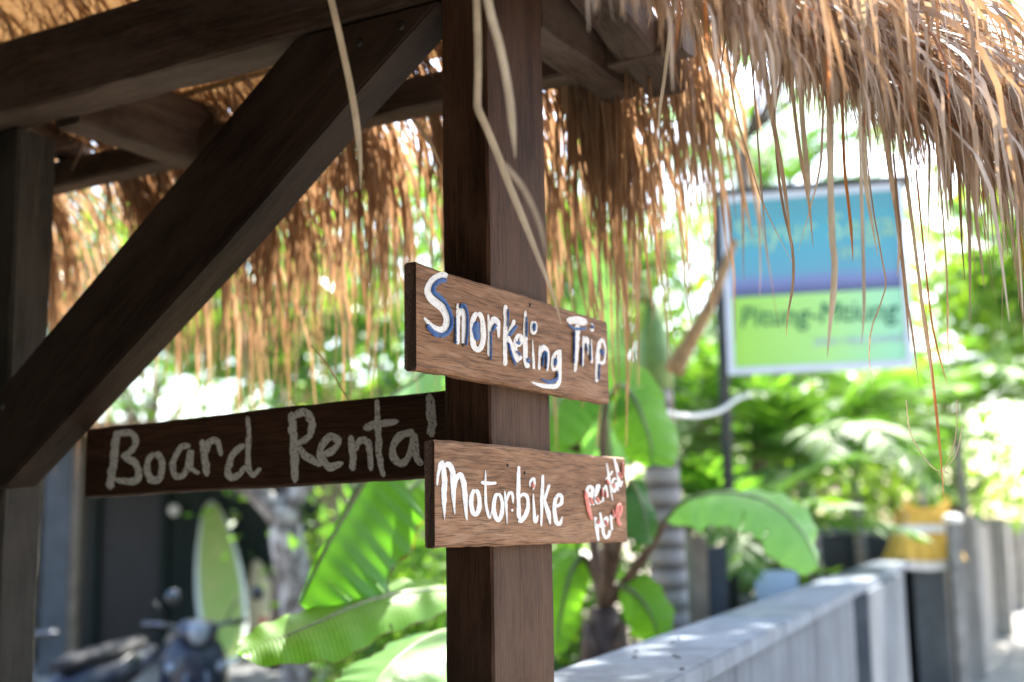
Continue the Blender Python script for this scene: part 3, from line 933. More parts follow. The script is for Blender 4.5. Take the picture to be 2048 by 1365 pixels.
NL = -E1
PL = H(0.086, 0, 0)
xb0 = on_plane(172, 925, PL, NL)
sL = float((xb0 - O) @ E2)
zL0, zL1 = float(on_plane(175, 996, PL, NL)[2]), float(on_plane(175, 858, PL, NL)[2])
zR0, zR1 = float(on_plane(880, 955, PL, NL)[2]), float(on_plane(880, 779, PL, NL)[2])
s3 = board('wooden_sign', 'dark brown board lettered Board Rental in worn white, between post and brace', H(0.086, sL, zL0), -E2, NL, sL - 0.0885, zL1 - zL0, 0.022, M['sign_dark'],
           taper=(zR1 - zR0) - (zL1 - zL0), seed=9, rise=zR0 - zL0)
z7 = lambda p: zz(p, 160, 750, 2.7676)
BO = [
    ('B', [('w', [(205, 308), (190, 450), (165, 635)], [34, 40, 36]), ('w', [(205, 325), (280, 322), (308, 360), (288, 420), (230, 455)], [34, 34, 36, 34, 26]), ('w', [(232, 455), (300, 482), (322, 530), (312, 585), (250, 588), (192, 580)], [26, 36, 36, 40, 34, 28])]),
    ('o', [('w', ell(415, 512, 42, 76), [30, 34, 36, 34, 30])]),
    ('a', [('w', [(612, 392), (560, 402), (518, 480), (522, 548), (560, 562), (592, 520), (616, 420), (616, 510), (662, 548)], [26, 30, 34, 34, 30, 28, 28, 26, 20])]),
    ('r', [('w', [(678, 358), (690, 450), (702, 562)], [28, 36, 34]), ('w', [(695, 440), (720, 372), (760, 370), (782, 450)], [26, 32, 32, 22])]),
    ('d', [('w', [(930, 228), (935, 350), (930, 500), (960, 556), (1002, 515)], [22, 28, 30, 28, 20]), ('w', [(912, 385), (850, 440), (822, 510), (832, 568), (880, 556), (925, 500)], [26, 32, 36, 34, 30, 24])]),
    ('R', [('w', [(1170, 205), (1185, 380), (1190, 598)], [36, 42, 38]), ('w', [(1182, 232), (1240, 206), (1285, 262), (1268, 340), (1202, 390)], [30, 38, 40, 34, 26]), ('w', [(1202, 402), (1270, 462), (1340, 500)], [30, 42, 30])]),
    ('e', [('w', [(1326, 445), (1400, 422), (1432, 372), (1390, 342), (1342, 390), (1332, 450), (1380, 510), (1458, 488)], [24, 34, 36, 36, 34, 34, 40, 24])]),
    ('n', [('w', [(1498, 335), (1510, 440), (1510, 532)], [28, 34, 30]), ('w', [(1515, 425), (1560, 362), (1602, 392), (1612, 532)], [26, 36, 34, 22])]),
    ('t', [('w', [(1645, 135), (1650, 300), (1660, 460), (1682, 565)], [22, 30, 32, 22]), ('w', [(1568, 296), (1650, 276), (1765, 258)], [36, 40, 24])]),
    ('a', [('w', [(1852, 318), (1780, 332), (1732, 400), (1742, 470), (1790, 490), (1830, 430), (1850, 330), (1862, 440), (1892, 502)], [30, 36, 36, 38, 38, 32, 32, 34, 28])]),
    ('l', [('w', [(1935, 105), (1945, 200), (1950, 345)], [36, 44, 42])]),
]
letters(s3, BO, z7, 2.7676 / 1.12, PL, NL, 0.0008, {'w': M['old_paint']}, jag=0.17)


# ------------------------------------------------------------------ garden wall and what stands along it
M['cap'] = render_mat('wall_coping', (0.17, 0.20, 0.235), (0.12, 0.14, 0.165), (0.20, 0.235, 0.27))
M['charcoal'] = plain('charcoal_paint', (0.030, 0.038, 0.042), 0.6, 0.3, 5)
M['cream'] = render_mat('cream_render', (0.36, 0.33, 0.29), (0.22, 0.20, 0.18), (0.44, 0.41, 0.37))
M['hut_grey0'] = plain('slate_paint', (0.065, 0.078, 0.088), 0.7, 0.2, 4)
M['yellow_cloth'] = plain('yellow_cloth', (0.64, 0.39, 0.07), 0.8, 0.15, 14)
M['white_cloth'] = plain('white_cloth', (0.72, 0.70, 0.68), 0.85, 0.08, 14)
M['stone'] = plain('grey_stone', (0.22, 0.22, 0.215), 0.9, 0.3, 8, bump=0.5)


def wbox(b, t0, t1, s0, s1, z0, z1):
    V = [Wp(t, s, z) for z in (z0, z1) for t, s in ((t0, s0), (t1, s0), (t1, s1), (t0, s1))]
    b.add([v for v in V], [(3, 2, 1, 0), (4, 5, 6, 7), (0, 1, 5, 4), (1, 2, 6, 5), (2, 3, 7, 6), (3, 0, 4, 7)])
    return b


def wt(px, py, s=0.0):
    """distance along the wall of a point of its path face"""
    return float((on_plane(px, py, Wp(0, s, 0), W2) - W0) @ W1)


ta, tb_, te = 4.15, 7.75, 9.95
wall = empty('garden_wall', Wp(0, 0, 0), 'low grey rendered wall with sunlit top beside the path', 'wall')
wbox(MB(), -0.9, ta, 0.0, 0.235, -0.1, WT - 0.05).build('wall_panel', M['concrete'], wall)
wbox(MB(), ta + 0.30, tb_, -0.05, 0.235, -0.1, WT - 0.05).build('wall_panel', M['concrete'], wall)
wbox(MB(), ta, ta + 0.30, 0.05, 0.20, -0.1, WT - 0.055).build('dark_joint', M['charcoal'], wall)
wbox(MB(), tb_, te - 0.3, 0.03, 0.20, -0.1, WT - 0.055).build('dark_joint', M['charcoal'], wall)
wbox(MB(), te - 0.3, te, -0.05, 0.235, -0.1, WT - 0.05).build('end_pillar', M['concrete'], wall)
wbox(MB(), -0.91, te + 0.03, -0.022, 0.26, WT - 0.049, WT).build('coping', M['cap'], wall, bevel=0.006)
# small droppings and leaf bits lying on the coping
lb = MB()
for px, py in ((1345, 1284), (1357, 1279), (1272, 1305), (1270, 1316), (1358, 1317), (1364, 1340), (1350, 1314)):
    c = on_plane(px, py, np.array([0, 0, WT]), Z3)
    o = MB().lathe([(0.0005, 0.010), (0.008, 0.008), (0.013, 0.002), (0.011, 0.0005)], n=7).build('dead_leaf', M['charcoal'], None, frame(c, E1 * 1.0, E2 * 0.5, Z3 * 0.6))
    tag(o, 'small dark leaf scrap lying on the grey wall top', 'leaf', 'dark scraps on the wall top')
# the taller boundary further on
FA = math.radians(24.0)
G1 = np.array([math.sin(FA), math.cos(FA), 0.0]); G2 = np.array([-G1[1], G1[0], 0.0])
G0 = at(1884, 1065, 11.9); G0[2] = 0


def gbox(t0, t1, s0, s1, z0, z1):
    V = [G0 + t * G1 + s_ * G2 + z * Z3 for z in (z0, z1) for t, s_ in ((t0, s0), (t1, s0), (t1, s1), (t0, s1))]
    b = MB(); b.add(V, [(3, 2, 1, 0), (4, 5, 6, 7), (0, 1, 5, 4), (1, 2, 6, 5), (2, 3, 7, 6), (3, 0, 4, 7)])
    return b


far = empty('boundary_wall', G0, 'tall pale boundary wall with pillars along the far path', 'wall')
for t_, ln in ((0.0, 0.35), (1.3, 0.4), (7.0, 0.4), (13.0, 0.4), (19.0, 0.4)):
    gbox(t_, t_ + ln, -0.06 - 0.16 * (t_ > 0), 0.22, -0.1, 1.64 if t_ < 1 else 1.70).build('pillar', M['cream'], far, bevel=0.01)
for t0, t1 in ((0.35, 1.3), (1.7, 7.0), (7.4, 13.0), (13.4, 19.0), (19.4, 45)):
    gbox(t0, t1, 0.0, 0.16, -0.1, 1.60).build('wall_panel', M['cream'], far)
# dark garden wall crossing behind
cw0, cw1 = gp0(1640, 13.2), gp0(1795, 13.2)
bw = empty('cross_wall', cw0, 'dark low wall with pale capping behind the shrine', 'wall')
MB().box((cw0[0], cw0[1], -0.1), (cw1[0], cw0[1] + 0.2, 1.53)).build('wall_panel', M['charcoal'], bw)
MB().box((cw0[0] - 0.03, cw0[1] - 0.03, 1.532), (cw1[0] + 0.03, cw0[1] + 0.23, 1.60)).build('coping', M['cap'], bw)

# shrine wrapped in yellow cloth, standing by the end of the wall
SH = at(1846, 1110, 11.2); SH[2] = 0
shr = empty('shrine', SH, 'small stone shrine wrapped in yellow cloth over white at the wall end', 'shrine')


def skirt(name, z0, z1, w0, w1, d0, d1, mat, pleat=0.012, nseg=64, wavy=0.0):
    V, F = [], []
    rows = 8
    for i in range(rows + 1):
        u = i / rows
        for k in range(nseg):
            a = 2 * math.pi * k / nseg
            c, s_ = math.cos(a), math.sin(a)
            m = max(abs(c), abs(s_)) ** 0.85
            rx_, ry_ = (w0 + (w1 - w0) * u) / m, (d0 + (d1 - d0) * u) / m
            pl = 1 + pleat / 0.25 * u * math.sin(a * 17 + 0.6 * math.sin(a * 3))
            V.append((rx_ * c * pl, ry_ * s_ * pl, z0 + (z1 - z0) * u + wavy * u * math.sin(a * 5)))
    for i in range(rows):
        for k in range(nseg):
            F.append((i * nseg + k, i * nseg + (k + 1) % nseg, (i + 1) * nseg + (k + 1) % nseg, (i + 1) * nseg + k))
    return mesh(name, V, F, mat, shr, Matrix.Translation(Vector(SH)) @ Matrix.Rotation(-0.1, 4, 'Z'), smooth=True)


MB().box((-0.14, -0.14, 0), (0.14, 0.14, 1.30)).build('pedestal', M['hut_grey0'], shr, Matrix.Translation(Vector(SH)))
MB().box((-0.24, -0.22, 1.302), (0.24, 0.22, 1.36)).build('altar_slab', M['stone'], shr, Matrix.Translation(Vector(SH)))
MB().box((-0.19, -0.17, 1.362), (0.19, 0.17, 1.72)).build('niche', M['stone'], shr, Matrix.Translation(Vector(SH)))
skirt('white_skirt', 1.40, 1.215, 0.245, 0.275, 0.235, 0.265, M['white_cloth'], 0.006, wavy=0.006)
skirt('yellow_skirt', 1.56, 1.30, 0.225, 0.315, 0.205, 0.285, M['yellow_cloth'], 0.02, wavy=0.008)
skirt('white_sash', 1.61, 1.54, 0.222, 0.232, 0.20, 0.215, M['white_cloth'], 0.004)
skirt('yellow_wrap', 1.76, 1.60, 0.205, 0.218, 0.19, 0.198, M['yellow_cloth'], 0.006, wavy=-0.02)
for sx in (-1, 1):
    mesh('cloth_corner', [(sx * 0.20, -0.19, 1.74), (sx * 0.21, -0.185, 1.85), (sx * 0.05, -0.195, 1.74), (sx * 0.20, -0.175, 1.74), (sx * 0.21, -0.17, 1.85), (sx * 0.05, -0.18, 1.74)],
         [(0, 1, 2), (5, 4, 3), (0, 3, 4, 1), (1, 4, 5, 2)], M['yellow_cloth'], shr, Matrix.Translation(Vector(SH)))
MB().tube([(0.03, 0, 1.78), (0.03, 0.0, 2.05), (0.02, 0, 2.35)], [0.035, 0.025, 0.012], 8).build('finial', M['stone'], shr, Matrix.Translation(Vector(SH)))
ofr = at(1905, 1043, 10.9)
o = MB().lathe([(0.0, 0.0), (0.075, 0.004), (0.088, 0.035), (0.08, 0.05), (0.05, 0.075), (0.001, 0.085)], n=14).build('offering_bowl', M['white_cloth'], None, Matrix.Translation(Vector((ofr[0], ofr[1], 1.62))))
tag(o, 'small white offering bowl beside the yellow shrine cloth', 'bowl')
pst = MB().box((-0.05, -0.05, 0), (0.05, 0.05, 1.615)).build('offering_post', M['stone'], None, Matrix.Translation(Vector((ofr[0], ofr[1], 0))), bevel=0.004)
tag(pst, 'thin grey post carrying the white offering bowl', 'post')

# ------------------------------------------------------------------ billboard on its pole
M['pole'] = plain('dark_pole', (0.030, 0.035, 0.036), 0.5, 0.2, 8)
M['frame_white'] = plain('white_frame', (0.62, 0.66, 0.74), 0.5, 0.06, 6)
M['letter_green'] = plain('dark_green_print', (0.015, 0.12, 0.075), 0.6, 0.1, 9)
M['letter_lime'] = plain('lime_print', (0.36, 0.60, 0.40), 0.6, 0.1, 9)
M['letter_pale'] = plain('pale_print', (0.50, 0.56, 0.70), 0.6, 0.1, 9)


def billboard_print():
    m, n, out = new_mat('billboard_print')
    tc = n.nodes.new('ShaderNodeTexCoord')
    sp = n.nodes.new('ShaderNodeSeparateXYZ'); n.links.new(tc.outputs['Object'], sp.inputs[0])
    nz = noise(n, coords(n, (2.0, 1, 9), False), 1.4, 4)
    ad = N(n, 'ShaderNodeMath', operation='MULTIPLY_ADD', _1=0.06, _2=-0.03); n.links.new(nz, ad.inputs[0])
    zz_ = N(n, 'ShaderNodeMath', operation='ADD'); n.links.new(sp.outputs[2], zz_.inputs[0]); n.links.new(ad.outputs[0], zz_.inputs[1])
    sea = ramp(n, zz_.outputs[0], [(0.44, (0.06, 0.07, 0.13)), (0.54, (0.20, 0.23, 0.45)), (0.60, (0.13, 0.34, 0.45)), (0.85, (0.09, 0.38, 0.47)), (1.0, (0.10, 0.32, 0.38))]).outputs[0]
    gl = ramp(n, sp.outputs[0], [(0.0, (0.36, 0.66, 0.10)), (0.6, (0.42, 0.74, 0.25)), (1.0, (0.36, 0.72, 0.46))]).outputs[0]
    st = N(n, 'ShaderNodeMath', operation='GREATER_THAN', _1=0.455); n.links.new(sp.outputs[2], st.inputs[0])
    principled(n, out, mixc(n, st.outputs[0], gl, sea), 0.45)
    return m


BBD = 8.0
bl, br_ = at(1470, 736, BBD), at(1814, 728, BBD - 0.25)
bx = nrm(np.array([br_[0] - bl[0], br_[1] - bl[1], 0])); by = np.cross(Z3, bx)
BW = float(np.linalg.norm((br_ - bl)[:2])); BH = float(at(1470, 392, BBD)[2] - bl[2])
bb = empty('billboard', (bl[0], bl[1], 0), 'blue and green printed billboard with white frame on dark pole', 'billboard')
BM = frame(bl, bx, by, Z3)
MB().box((0, 0.0, 0), (BW, 0.03, BH)).build('panel', billboard_print(), bb, BM)
fw = 0.045
for a, b_ in (((-fw, -0.015, -fw), (0, 0.045, BH + fw)), ((BW, -0.015, -fw), (BW + fw, 0.045, BH + fw)), ((0.001, -0.013, -fw), (BW - 0.001, 0.043, 0)), ((0.001, -0.013, BH), (BW - 0.001, 0.043, BH + fw))):
    MB().box(a, b_).build('frame_rail', M['frame_white'], bb, BM)
MB().box((-0.1, -0.03, BH + fw + 0.003), (BW + 0.1, 0.16, BH + fw + 0.04)).build('top_cover', M['pole'], bb, BM)
MB().tube([(-0.075, 0.05, -bl[2]), (-0.075, 0.05, 0.4), (-0.075, 0.05, BH)], 0.036, 12).build('pole', M['pole'], bb, BM, smooth=True)
MB().tube([(BW + 0.09, 0.05, -bl[2] + 0.0), (BW + 0.09, 0.05, BH)], 0.03, 12).build('pole', M['pole'], bb, BM, smooth=True) if False else None


def text(body, x, z, size, mat, shear=0.0, sx=1.0):
    cu = bpy.data.curves.new('lettering', 'FONT')
    cu.body = body; cu.size = size; cu.shear = shear; cu.extrude = 0.002; cu.resolution_u = 2
    to = bpy.data.objects.new('lettering', cu)
    col.objects.link(to)
    bpy.context.view_layer.update()
    dg = bpy.context.evaluated_depsgraph_get()
    me = bpy.data.meshes.new_from_object(to.evaluated_get(dg))
    bpy.data.objects.remove(to)
    me.name = 'lettering'; me.materials.clear()
    Mx = BM @ Matrix.Translation((x, -0.004, z)) @ Matrix.Rotation(math.pi / 2, 4, 'X') @ Matrix.Diagonal((sx, 1, 1, 1))
    link('lettering', me, mat, bb, Mx)


text('Sayur Segar', 0.03, BH - 0.29, 0.235, M['letter_lime'])
text('ini', 0.68, BH - 0.42, 0.15, M['letter_lime'])
text('Pitung-Mtiung', 0.04, 0.26, 0.19, M['letter_green'], 0.15, 0.92)
text('jalan raya pantai', 0.50, 0.12, 0.085, M['letter_pale'], 0.1)

# ------------------------------------------------------------------ plants
M['banana'] = None


def banana_mat(name, a, b, tcol, gloss=0.42, trans=0.5, wax=(0.30, 0.42, 0.30)):
    m, n, out = new_mat(name)
    uv = n.nodes.new('ShaderNodeUVMap')
    sp = n.nodes.new('ShaderNodeSeparateXYZ'); n.links.new(uv.outputs[0], sp.inputs[0])
    wv = N(n, 'ShaderNodeTexWave', wave_type='BANDS', bands_direction='X'); wv.inputs['Scale'].default_value = 9; wv.inputs['Distortion'].default_value = 1.2; wv.inputs['Detail'].default_value = 3
    n.links.new(uv.outputs[0], wv.inputs['Vector'])
    nz = noise(n, uv.outputs[0], 5.0, 5)
    c = mixc(n, nz, a, b)
    c = mixc(n, 0.7, c, ramp(n, wv.outputs['Fac'], [(0.15, (0.6, 0.68, 0.5)), (0.7, (1.05, 1.05, 1.05))]).outputs[0], 'MULTIPLY')
    # brown dry margin
    ab = N(n, 'ShaderNodeMath', operation='ABSOLUTE'); n.links.new(sp.outputs[1], ab.inputs[0])
    ed = N(n, 'ShaderNodeMath', operation='MULTIPLY_ADD', _1=0.10, _2=-0.05); n.links.new(noise(n, uv.outputs[0], 14, 3), ed.inputs[0])
    e2_ = N(n, 'ShaderNodeMath', operation='ADD'); n.links.new(ab.outputs[0], e2_.inputs[0]); n.links.new(ed.outputs[0], e2_.inputs[1])
    br = ramp(n, e2_.outputs[0], [(0.955, (0, 0, 0)), (0.995, (1, 1, 1))]).outputs[0]
    c = mixc(n, br, c, (0.10, 0.055, 0.025))
    p = principled(n, None, c, gloss, wv.outputs['Fac'], 0.25, 0.004, 0.3)
    t = n.nodes.new('ShaderNodeBsdfTranslucent')
    n.links.new(mixc(n, 1.0, c, tcol, 'MULTIPLY'), t.inputs[0])
    mx = N(n, 'ShaderNodeMixShader', _0=trans)
    n.links.new(p.outputs[0], mx.inputs[1]); n.links.new(t.outputs[0], mx.inputs[2])
    n.links.new(mx.outputs[0], out.inputs[0])
    return m


M['banana'] = banana_mat('banana_leaf', (0.10, 0.25, 0.025), (0.16, 0.32, 0.045), (2.0, 2.2, 0.8))
M['banana_dark'] = banana_mat('banana_leaf_dark', (0.035, 0.11, 0.018), (0.065, 0.155, 0.03), (1.6, 2.0, 0.6), 0.45, 0.3)
M['banana_mid'] = banana_mat('banana_leaf_mid', (0.06, 0.17, 0.022), (0.10, 0.23, 0.04), (1.7, 2.0, 0.6), 0.38, 0.38)
M['banana_wax'] = banana_mat('banana_leaf_waxy', (0.19, 0.40, 0.13), (0.28, 0.49, 0.20), (1.4, 1.7, 0.7), 0.35)
M['petiole'] = plain('banana_petiole', (0.16, 0.20, 0.075), 0.5, 0.3, 20)
M['petiole_red'] = plain('banana_petiole_red', (0.17, 0.105, 0.075), 0.55, 0.35, 20)
M['pseudostem'] = plain('banana_stem', (0.12, 0.075, 0.06), 0.8, 0.5, 14, bump=0.5)


def banana_leaf(parent, rib, normal, wl, wr, mat, fall=(0.25, 0.25), tears=(), seed=1, ripple=0.006, rib_r=0.012, tipshape=0.5, petiole=None):
    """rib: midrib points from stalk to tip; wl/wr half widths left and right; fall: how far each half hangs below the rib"""
    r = np.random.default_rng(seed)
    nu, nv = 110, 8
    C = spline(rib, nu)
    T = np.gradient(C, axis=0); T /= np.linalg.norm(T, axis=1, keepdims=True)
    Nn = nrm(normal)
    u = np.linspace(0, 1, nu)
    prof = np.clip((u / 0.10), 0, 1) ** 0.6 * np.clip((1 - u) / 0.30, 0, 1) ** tipshape
    V, UV, F = [], [], []
    for side, wmax, fl in ((1, wl, fall[0]), (-1, wr, fall[1])):
        base = len(V)
        ph = r.uniform(0, 6)
        for i in range(nu):
            S = nrm(np.cross(Nn, T[i])) * side
            Ni = nrm(np.cross(T[i], S)) * side
            edge = 1 + 0.05 * math.sin(u[i] * 23 + ph) + r.normal(0, 0.012)
            for j in range(nv + 1):
                v = j / nv
                an = fl * (0.35 + 0.65 * v)
                wv_ = wmax * prof[i] * v * (edge if v > 0.8 else 1)
                p = C[i] + S * wv_ * math.cos(an) - Ni * wv_ * math.sin(an) + T[i] * wv_ * 0.28
                p = p + Ni * (ripple * math.sin(u[i] * 52 + ph + v * 1.5) * v + 0.014 * math.sin(u[i] * 9 + ph) * v)
                V.append(p); UV.append((u[i] * 2.2, side * v))
        for i in range(nu - 1):
            for j in range(nv):
                if any(abs(i / nu - tq) < 0.5 / nu and sd2 == side and j >= nv * (1 - dp) for tq, sd2, dp in tears):
                    continue
                q = (base + i * (nv + 1) + j, base + i * (nv + 1) + j + 1, base + (i + 1) * (nv + 1) + j + 1, base + (i + 1) * (nv + 1) + j)
                F.append(q if side > 0 else q[::-1])
    c0 = C[0]
    o = mesh('leaf', np.array(V) - c0, F, mat, parent, Matrix.Translation(Vector(c0)), smooth=True)
    uvl = o.data.uv_layers.new(name='UVMap')
    arr = np.array([UV[l.vertex_index] for l in o.data.loops], np.float32)
    uvl.data.foreach_set('uv', arr.ravel())
    b = MB(); b.tube(C - c0 - Nn * 0.003, np.linspace(rib_r, rib_r * 0.2, nu), 7)
    b.build('midrib', M['petiole'], o, Matrix.Translation(Vector(c0)), smooth=True)
    if petiole is not None:
        pc = spline(petiole + [c0], 14)
        b = MB(); b.tube(pc - c0, np.linspace(rib_r * 1.9, rib_r, 14), 9)
        b.build('petiole', M['petiole_red'], o, Matrix.Translation(Vector(c0)), smooth=True)
    return o


# left clump, close behind the shelter
LB = at(985, 1365, 3.9); LB[2] = 0
lp = empty('banana_plant', LB, 'banana plant whose broad leaves spread below the Board Rental board', 'banana plant')
b = MB(); b.tube([LB + Z3 * 0, LB + Z3 * 0.5, LB + Z3 * 0.95 + np.array([-0.02, 0, 0])], [0.085, 0.07, 0.05], 12); b.build('pseudostem', M['pseudostem'], lp, smooth=True)
top = LB + Z3 * 0.95
banana_leaf(lp, [at(760, 905, 3.25), at(715, 985, 3.20), at(655, 1090, 3.12), at(600, 1208, 3.05)], nrm(-FWD + 0.25 * RIGHT + 0.1 * UP), 0.195, 0.012, M['banana_mid'], (0.12, 0.3), ((0.80, 1, 0.75), (0.60, 1, 0.25), (0.40, 1, 0.2)), 3, 0.0045, tipshape=0.40,
            petiole=[top, at(930, 1020, 3.6), at(830, 870, 3.3)])
banana_leaf(lp, [at(960, 1185, 3.55), at(860, 1180, 3.30), at(740, 1200, 3.10), at(610, 1255, 2.95), at(478, 1310, 2.85)], nrm(Z3 + 0.55 * -FWD), 0.10, 0.085, M['banana'], (0.55, 0.1), ((0.45, 1, 0.3),), 4, 0.004, tipshape=0.42,
            petiole=[top, at(1000, 1215, 3.75)])
banana_leaf(lp, [at(985, 1270, 3.35), at(890, 1262, 3.05), at(800, 1310, 2.82), at(720, 1400, 2.66)], nrm(Z3 + 0.5 * -FWD - 0.25 * RIGHT), 0.16, 0.13, M['banana_wax'], (0.55, 0.15), (), 5, 0.006, tipshape=0.45,
            petiole=[top, at(1010, 1265, 3.7)])
banana_leaf(lp, [at(930, 890, 3.75), at(880, 920, 3.65), at(835, 965, 3.55), at(800, 1000, 3.5)], nrm(-FWD + 0.6 * Z3), 0.10, 0.10, M['banana'], (0.2, 0.2), (), 6, 0.004,
            petiole=[top, at(975, 1010, 3.9)])
banana_leaf(lp, [at(900, 700, 3.85), at(830, 760, 3.85), at(760, 810, 3.85), at(690, 870, 3.8)], nrm(Z3 + 0.4 * -FWD), 0.13, 0.13, M['banana_wax'], (0.2, 0.2), (), 7, 0.004,
            petiole=[top, at(960, 870, 3.9)])

# right clump, behind the garden wall
RB = at(1208, 1330, 4.9); RB[2] = 0
rp = empty('banana_plant', RB, 'banana plant with reddish stem and fan of leaves behind the wall', 'banana plant')
hd = at(1208, 1215, 4.9)
b = MB(); b.tube([RB, RB * 0.4 + hd * 0.6, hd], [0.10, 0.085, 0.055], 14); b.build('pseudostem', M['pseudostem'], rp, smooth=True)
for q in ((1180, 1300), (1240, 1290)):
    b = MB(); b.tube([RB + np.array([0.1 * (1 if q[0] > 1200 else -1), -0.02, 0.0]), at(q[0], q[1], 4.84), at(q[0] + (8 if q[0] > 1200 else -8), 1240, 4.86)], [0.05, 0.035, 0.012], 8)
    b.build('stem_sheath', M['petiole_red'], rp, smooth=True)
# the arching leaf over the wall
banana_leaf(rp, [at(1332, 1040, 4.75), at(1375, 1000, 4.70), at(1450, 985, 4.6), at(1535, 1005, 4.5), at(1600, 1060, 4.42), at(1640, 1135, 4.4)], nrm(Z3 - 0.35 * FWD), 0.11, 0.17, M['banana_wax'], (0.1, 0.55), ((0.50, -1, 0.55), (0.66, -1, 0.4)), 8, 0.007, 0.014, 0.40,
            petiole=[hd, at(1250, 1165, 4.86), at(1300, 1095, 4.8)])
# the upright leaf behind the boards
banana_leaf(rp, [at(1225, 960, 5.0), at(1216, 860, 5.02), at(1200, 740, 5.05), at(1192, 600, 5.1), at(1195, 480, 5.15)], nrm(-FWD + 0.1 * RIGHT), 0.11, 0.12, M['banana_wax'], (0.15, 0.25), (), 9, 0.006, 0.012, 0.5,
            petiole=[hd, at(1222, 1100, 4.93)])
banana_leaf(rp, [at(1215, 800, 4.7), at(1240, 770, 4.66), at(1270, 800, 4.6), at(1300, 880, 4.55), at(1302, 930, 4.52)], nrm(-FWD + 0.8 * Z3), 0.15, 0.12, M['banana'], (0.5, 0.5), (), 10, 0.006,
            petiole=[hd, at(1212, 1060, 4.8), at(1205, 880, 4.74)])
banana_leaf(rp, [at(1170, 760, 5.2), at(1150, 770, 5.1), at(1120, 800, 5.0), at(1080, 860, 4.9), at(1050, 930, 4.85)], nrm(Z3 - 0.5 * FWD), 0.16, 0.14, M['banana'], (0.4, 0.5), (), 11, 0.006,
            petiole=[hd, at(1185, 1060, 4.95), at(1178, 880, 5.1)])
banana_leaf(rp, [at(1262, 960, 4.72), at(1275, 985, 4.7), at(1290, 1030, 4.66), at(1298, 1092, 4.62)], nrm(-FWD + 0.5 * RIGHT), 0.06, 0.09, M['banana_dark'], (0.3, 0.2), (), 12, 0.003,
            petiole=[hd, at(1240, 1080, 4.8)])
banana_leaf(rp, [at(1238, 1170, 4.84), at(1268, 1185, 4.8), at(1300, 1225, 4.76), at(1322, 1290, 4.74)], nrm(-FWD + 0.5 * Z3), 0.10, 0.11, M['banana'], (0.3, 0.5), (), 13, 0.004, petiole=[hd])
banana_leaf(rp, [at(1165, 1110, 5.0), at(1140, 1150, 4.95), at(1122, 1230, 4.9), at(1110, 1310, 4.85)], nrm(-FWD + 0.5 * Z3), 0.08, 0.09, M['banana'], (0.3, 0.4), (), 14, 0.004, petiole=[hd, at(1185, 1140, 4.98)])
banana_leaf(rp, [at(1180, 1080, 5.0), at(1165, 1020, 5.0), at(1140, 960, 5.02), at(1100, 900, 5.05)], nrm(-FWD + 0.3 * RIGHT), 0.11, 0.12, M['banana_wax'], (0.3, 0.3), (), 15, 0.004, petiole=[hd])

# ------------------------------------------------------------------ palms
M['palm'] = foliage('palm_leaflets', (0.040, 0.10, 0.022), (0.075, 0.17, 0.030), (0.13, 0.24, 0.045), 0.42, 0.55, spec=0.2)
M['palm_dry'] = plain('dry_palm_sheath', (0.30, 0.19, 0.09), 0.7, 0.3, 12)
M['rachis'] = plain('palm_rachis', (0.15, 0.20, 0.06), 0.5, 0.2, 9)
M['crownshaft'] = plain('palm_crownshaft', (0.16, 0.27, 0.07), 0.4, 0.2, 6)


def palm_trunk_mat():
    m, n, out = new_mat('ringed_palm_trunk')
    v = coords(n, (1, 1, 1))
    wv = N(n, 'ShaderNodeTexWave', wave_type='BANDS', bands_direction='Z'); wv.inputs['Scale'].default_value = 3.2; wv.inputs['Distortion'].default_value = 1.5; wv.inputs['Detail'].default_value = 2
    n.links.new(v, wv.inputs['Vector'])
    c = ramp(n, wv.outputs['Fac'], [(0.05, (0.085, 0.07, 0.06)), (0.35, (0.20, 0.18, 0.17)), (0.9, (0.27, 0.25, 0.24))]).outputs[0]
    c = mixc(n, ramp(n, noise(n, v, 7, 5), [(0.5, (0, 0, 0)), (0.7, (0.6,) * 3)]).outputs[0], c, (0.14, 0.17, 0.08))
    principled(n, out, c, 0.8, wv.outputs['Fac'], 0.6, 0.01)
    return m


M['palm_trunk'] = palm_trunk_mat()


def frond(parent, P, n=46, L=0.42, w=0.028, droop=0.5, seed=1, mat=None):
    """pinnate leaf along the spine P (root to tip): rachis as the part, leaflets as its child"""
    r = np.random.default_rng(seed)
    C = spline(P, n)
    T = np.gradient(C, axis=0); T /= np.linalg.norm(T, axis=1, keepdims=True)
    c0 = C[0]
    b = MB(); b.tube(C[::3] - c0, np.linspace(0.016, 0.003, len(C[::3])), 6)
    ro = b.build('frond', M['rachis'], parent, Matrix.Translation(Vector(c0)), smooth=True)
    V, Q = [], []
    for i in range(5, n):
        u = i / n
        ll = L * (0.45 + 0.55 * math.sin(math.pi * min(1, u * 0.95 + 0.12))) * r.uniform(0.85, 1.1)
        S = np.cross(T[i], Z3); S = S / (np.linalg.norm(S) + 1e-6)
        U = np.cross(S, T[i])
        for sd_ in (-1, 1):
            d = nrm(S * sd_ * 0.9 + T[i] * (0.5 + 0.5 * u) + U * r.uniform(0.0, 0.25) + r.normal(0, 0.05, 3))
            k = len(V)
            p = C[i].copy()
            wn = nrm(np.cross(d, U + r.normal(0, 0.3, 3)))
            for j, ws in enumerate((0.5, 1.0, 0.75, 0.06)):
                V += [p - wn * w * ws / 2, p + wn * w * ws / 2]
                dd = nrm(d - Z3 * droop * (j + 0.6) * 0.33)
                p = p + dd * ll / 3
            for j in range(3):
                Q.append((k + 2 * j, k + 2 * j + 1, k + 2 * j + 3, k + 2 * j + 2))
    mesh_quads('leaflets', np.array(V) - c0, np.array(Q), mat or M['palm'], ro, Matrix.Translation(Vector(c0)))
    return ro


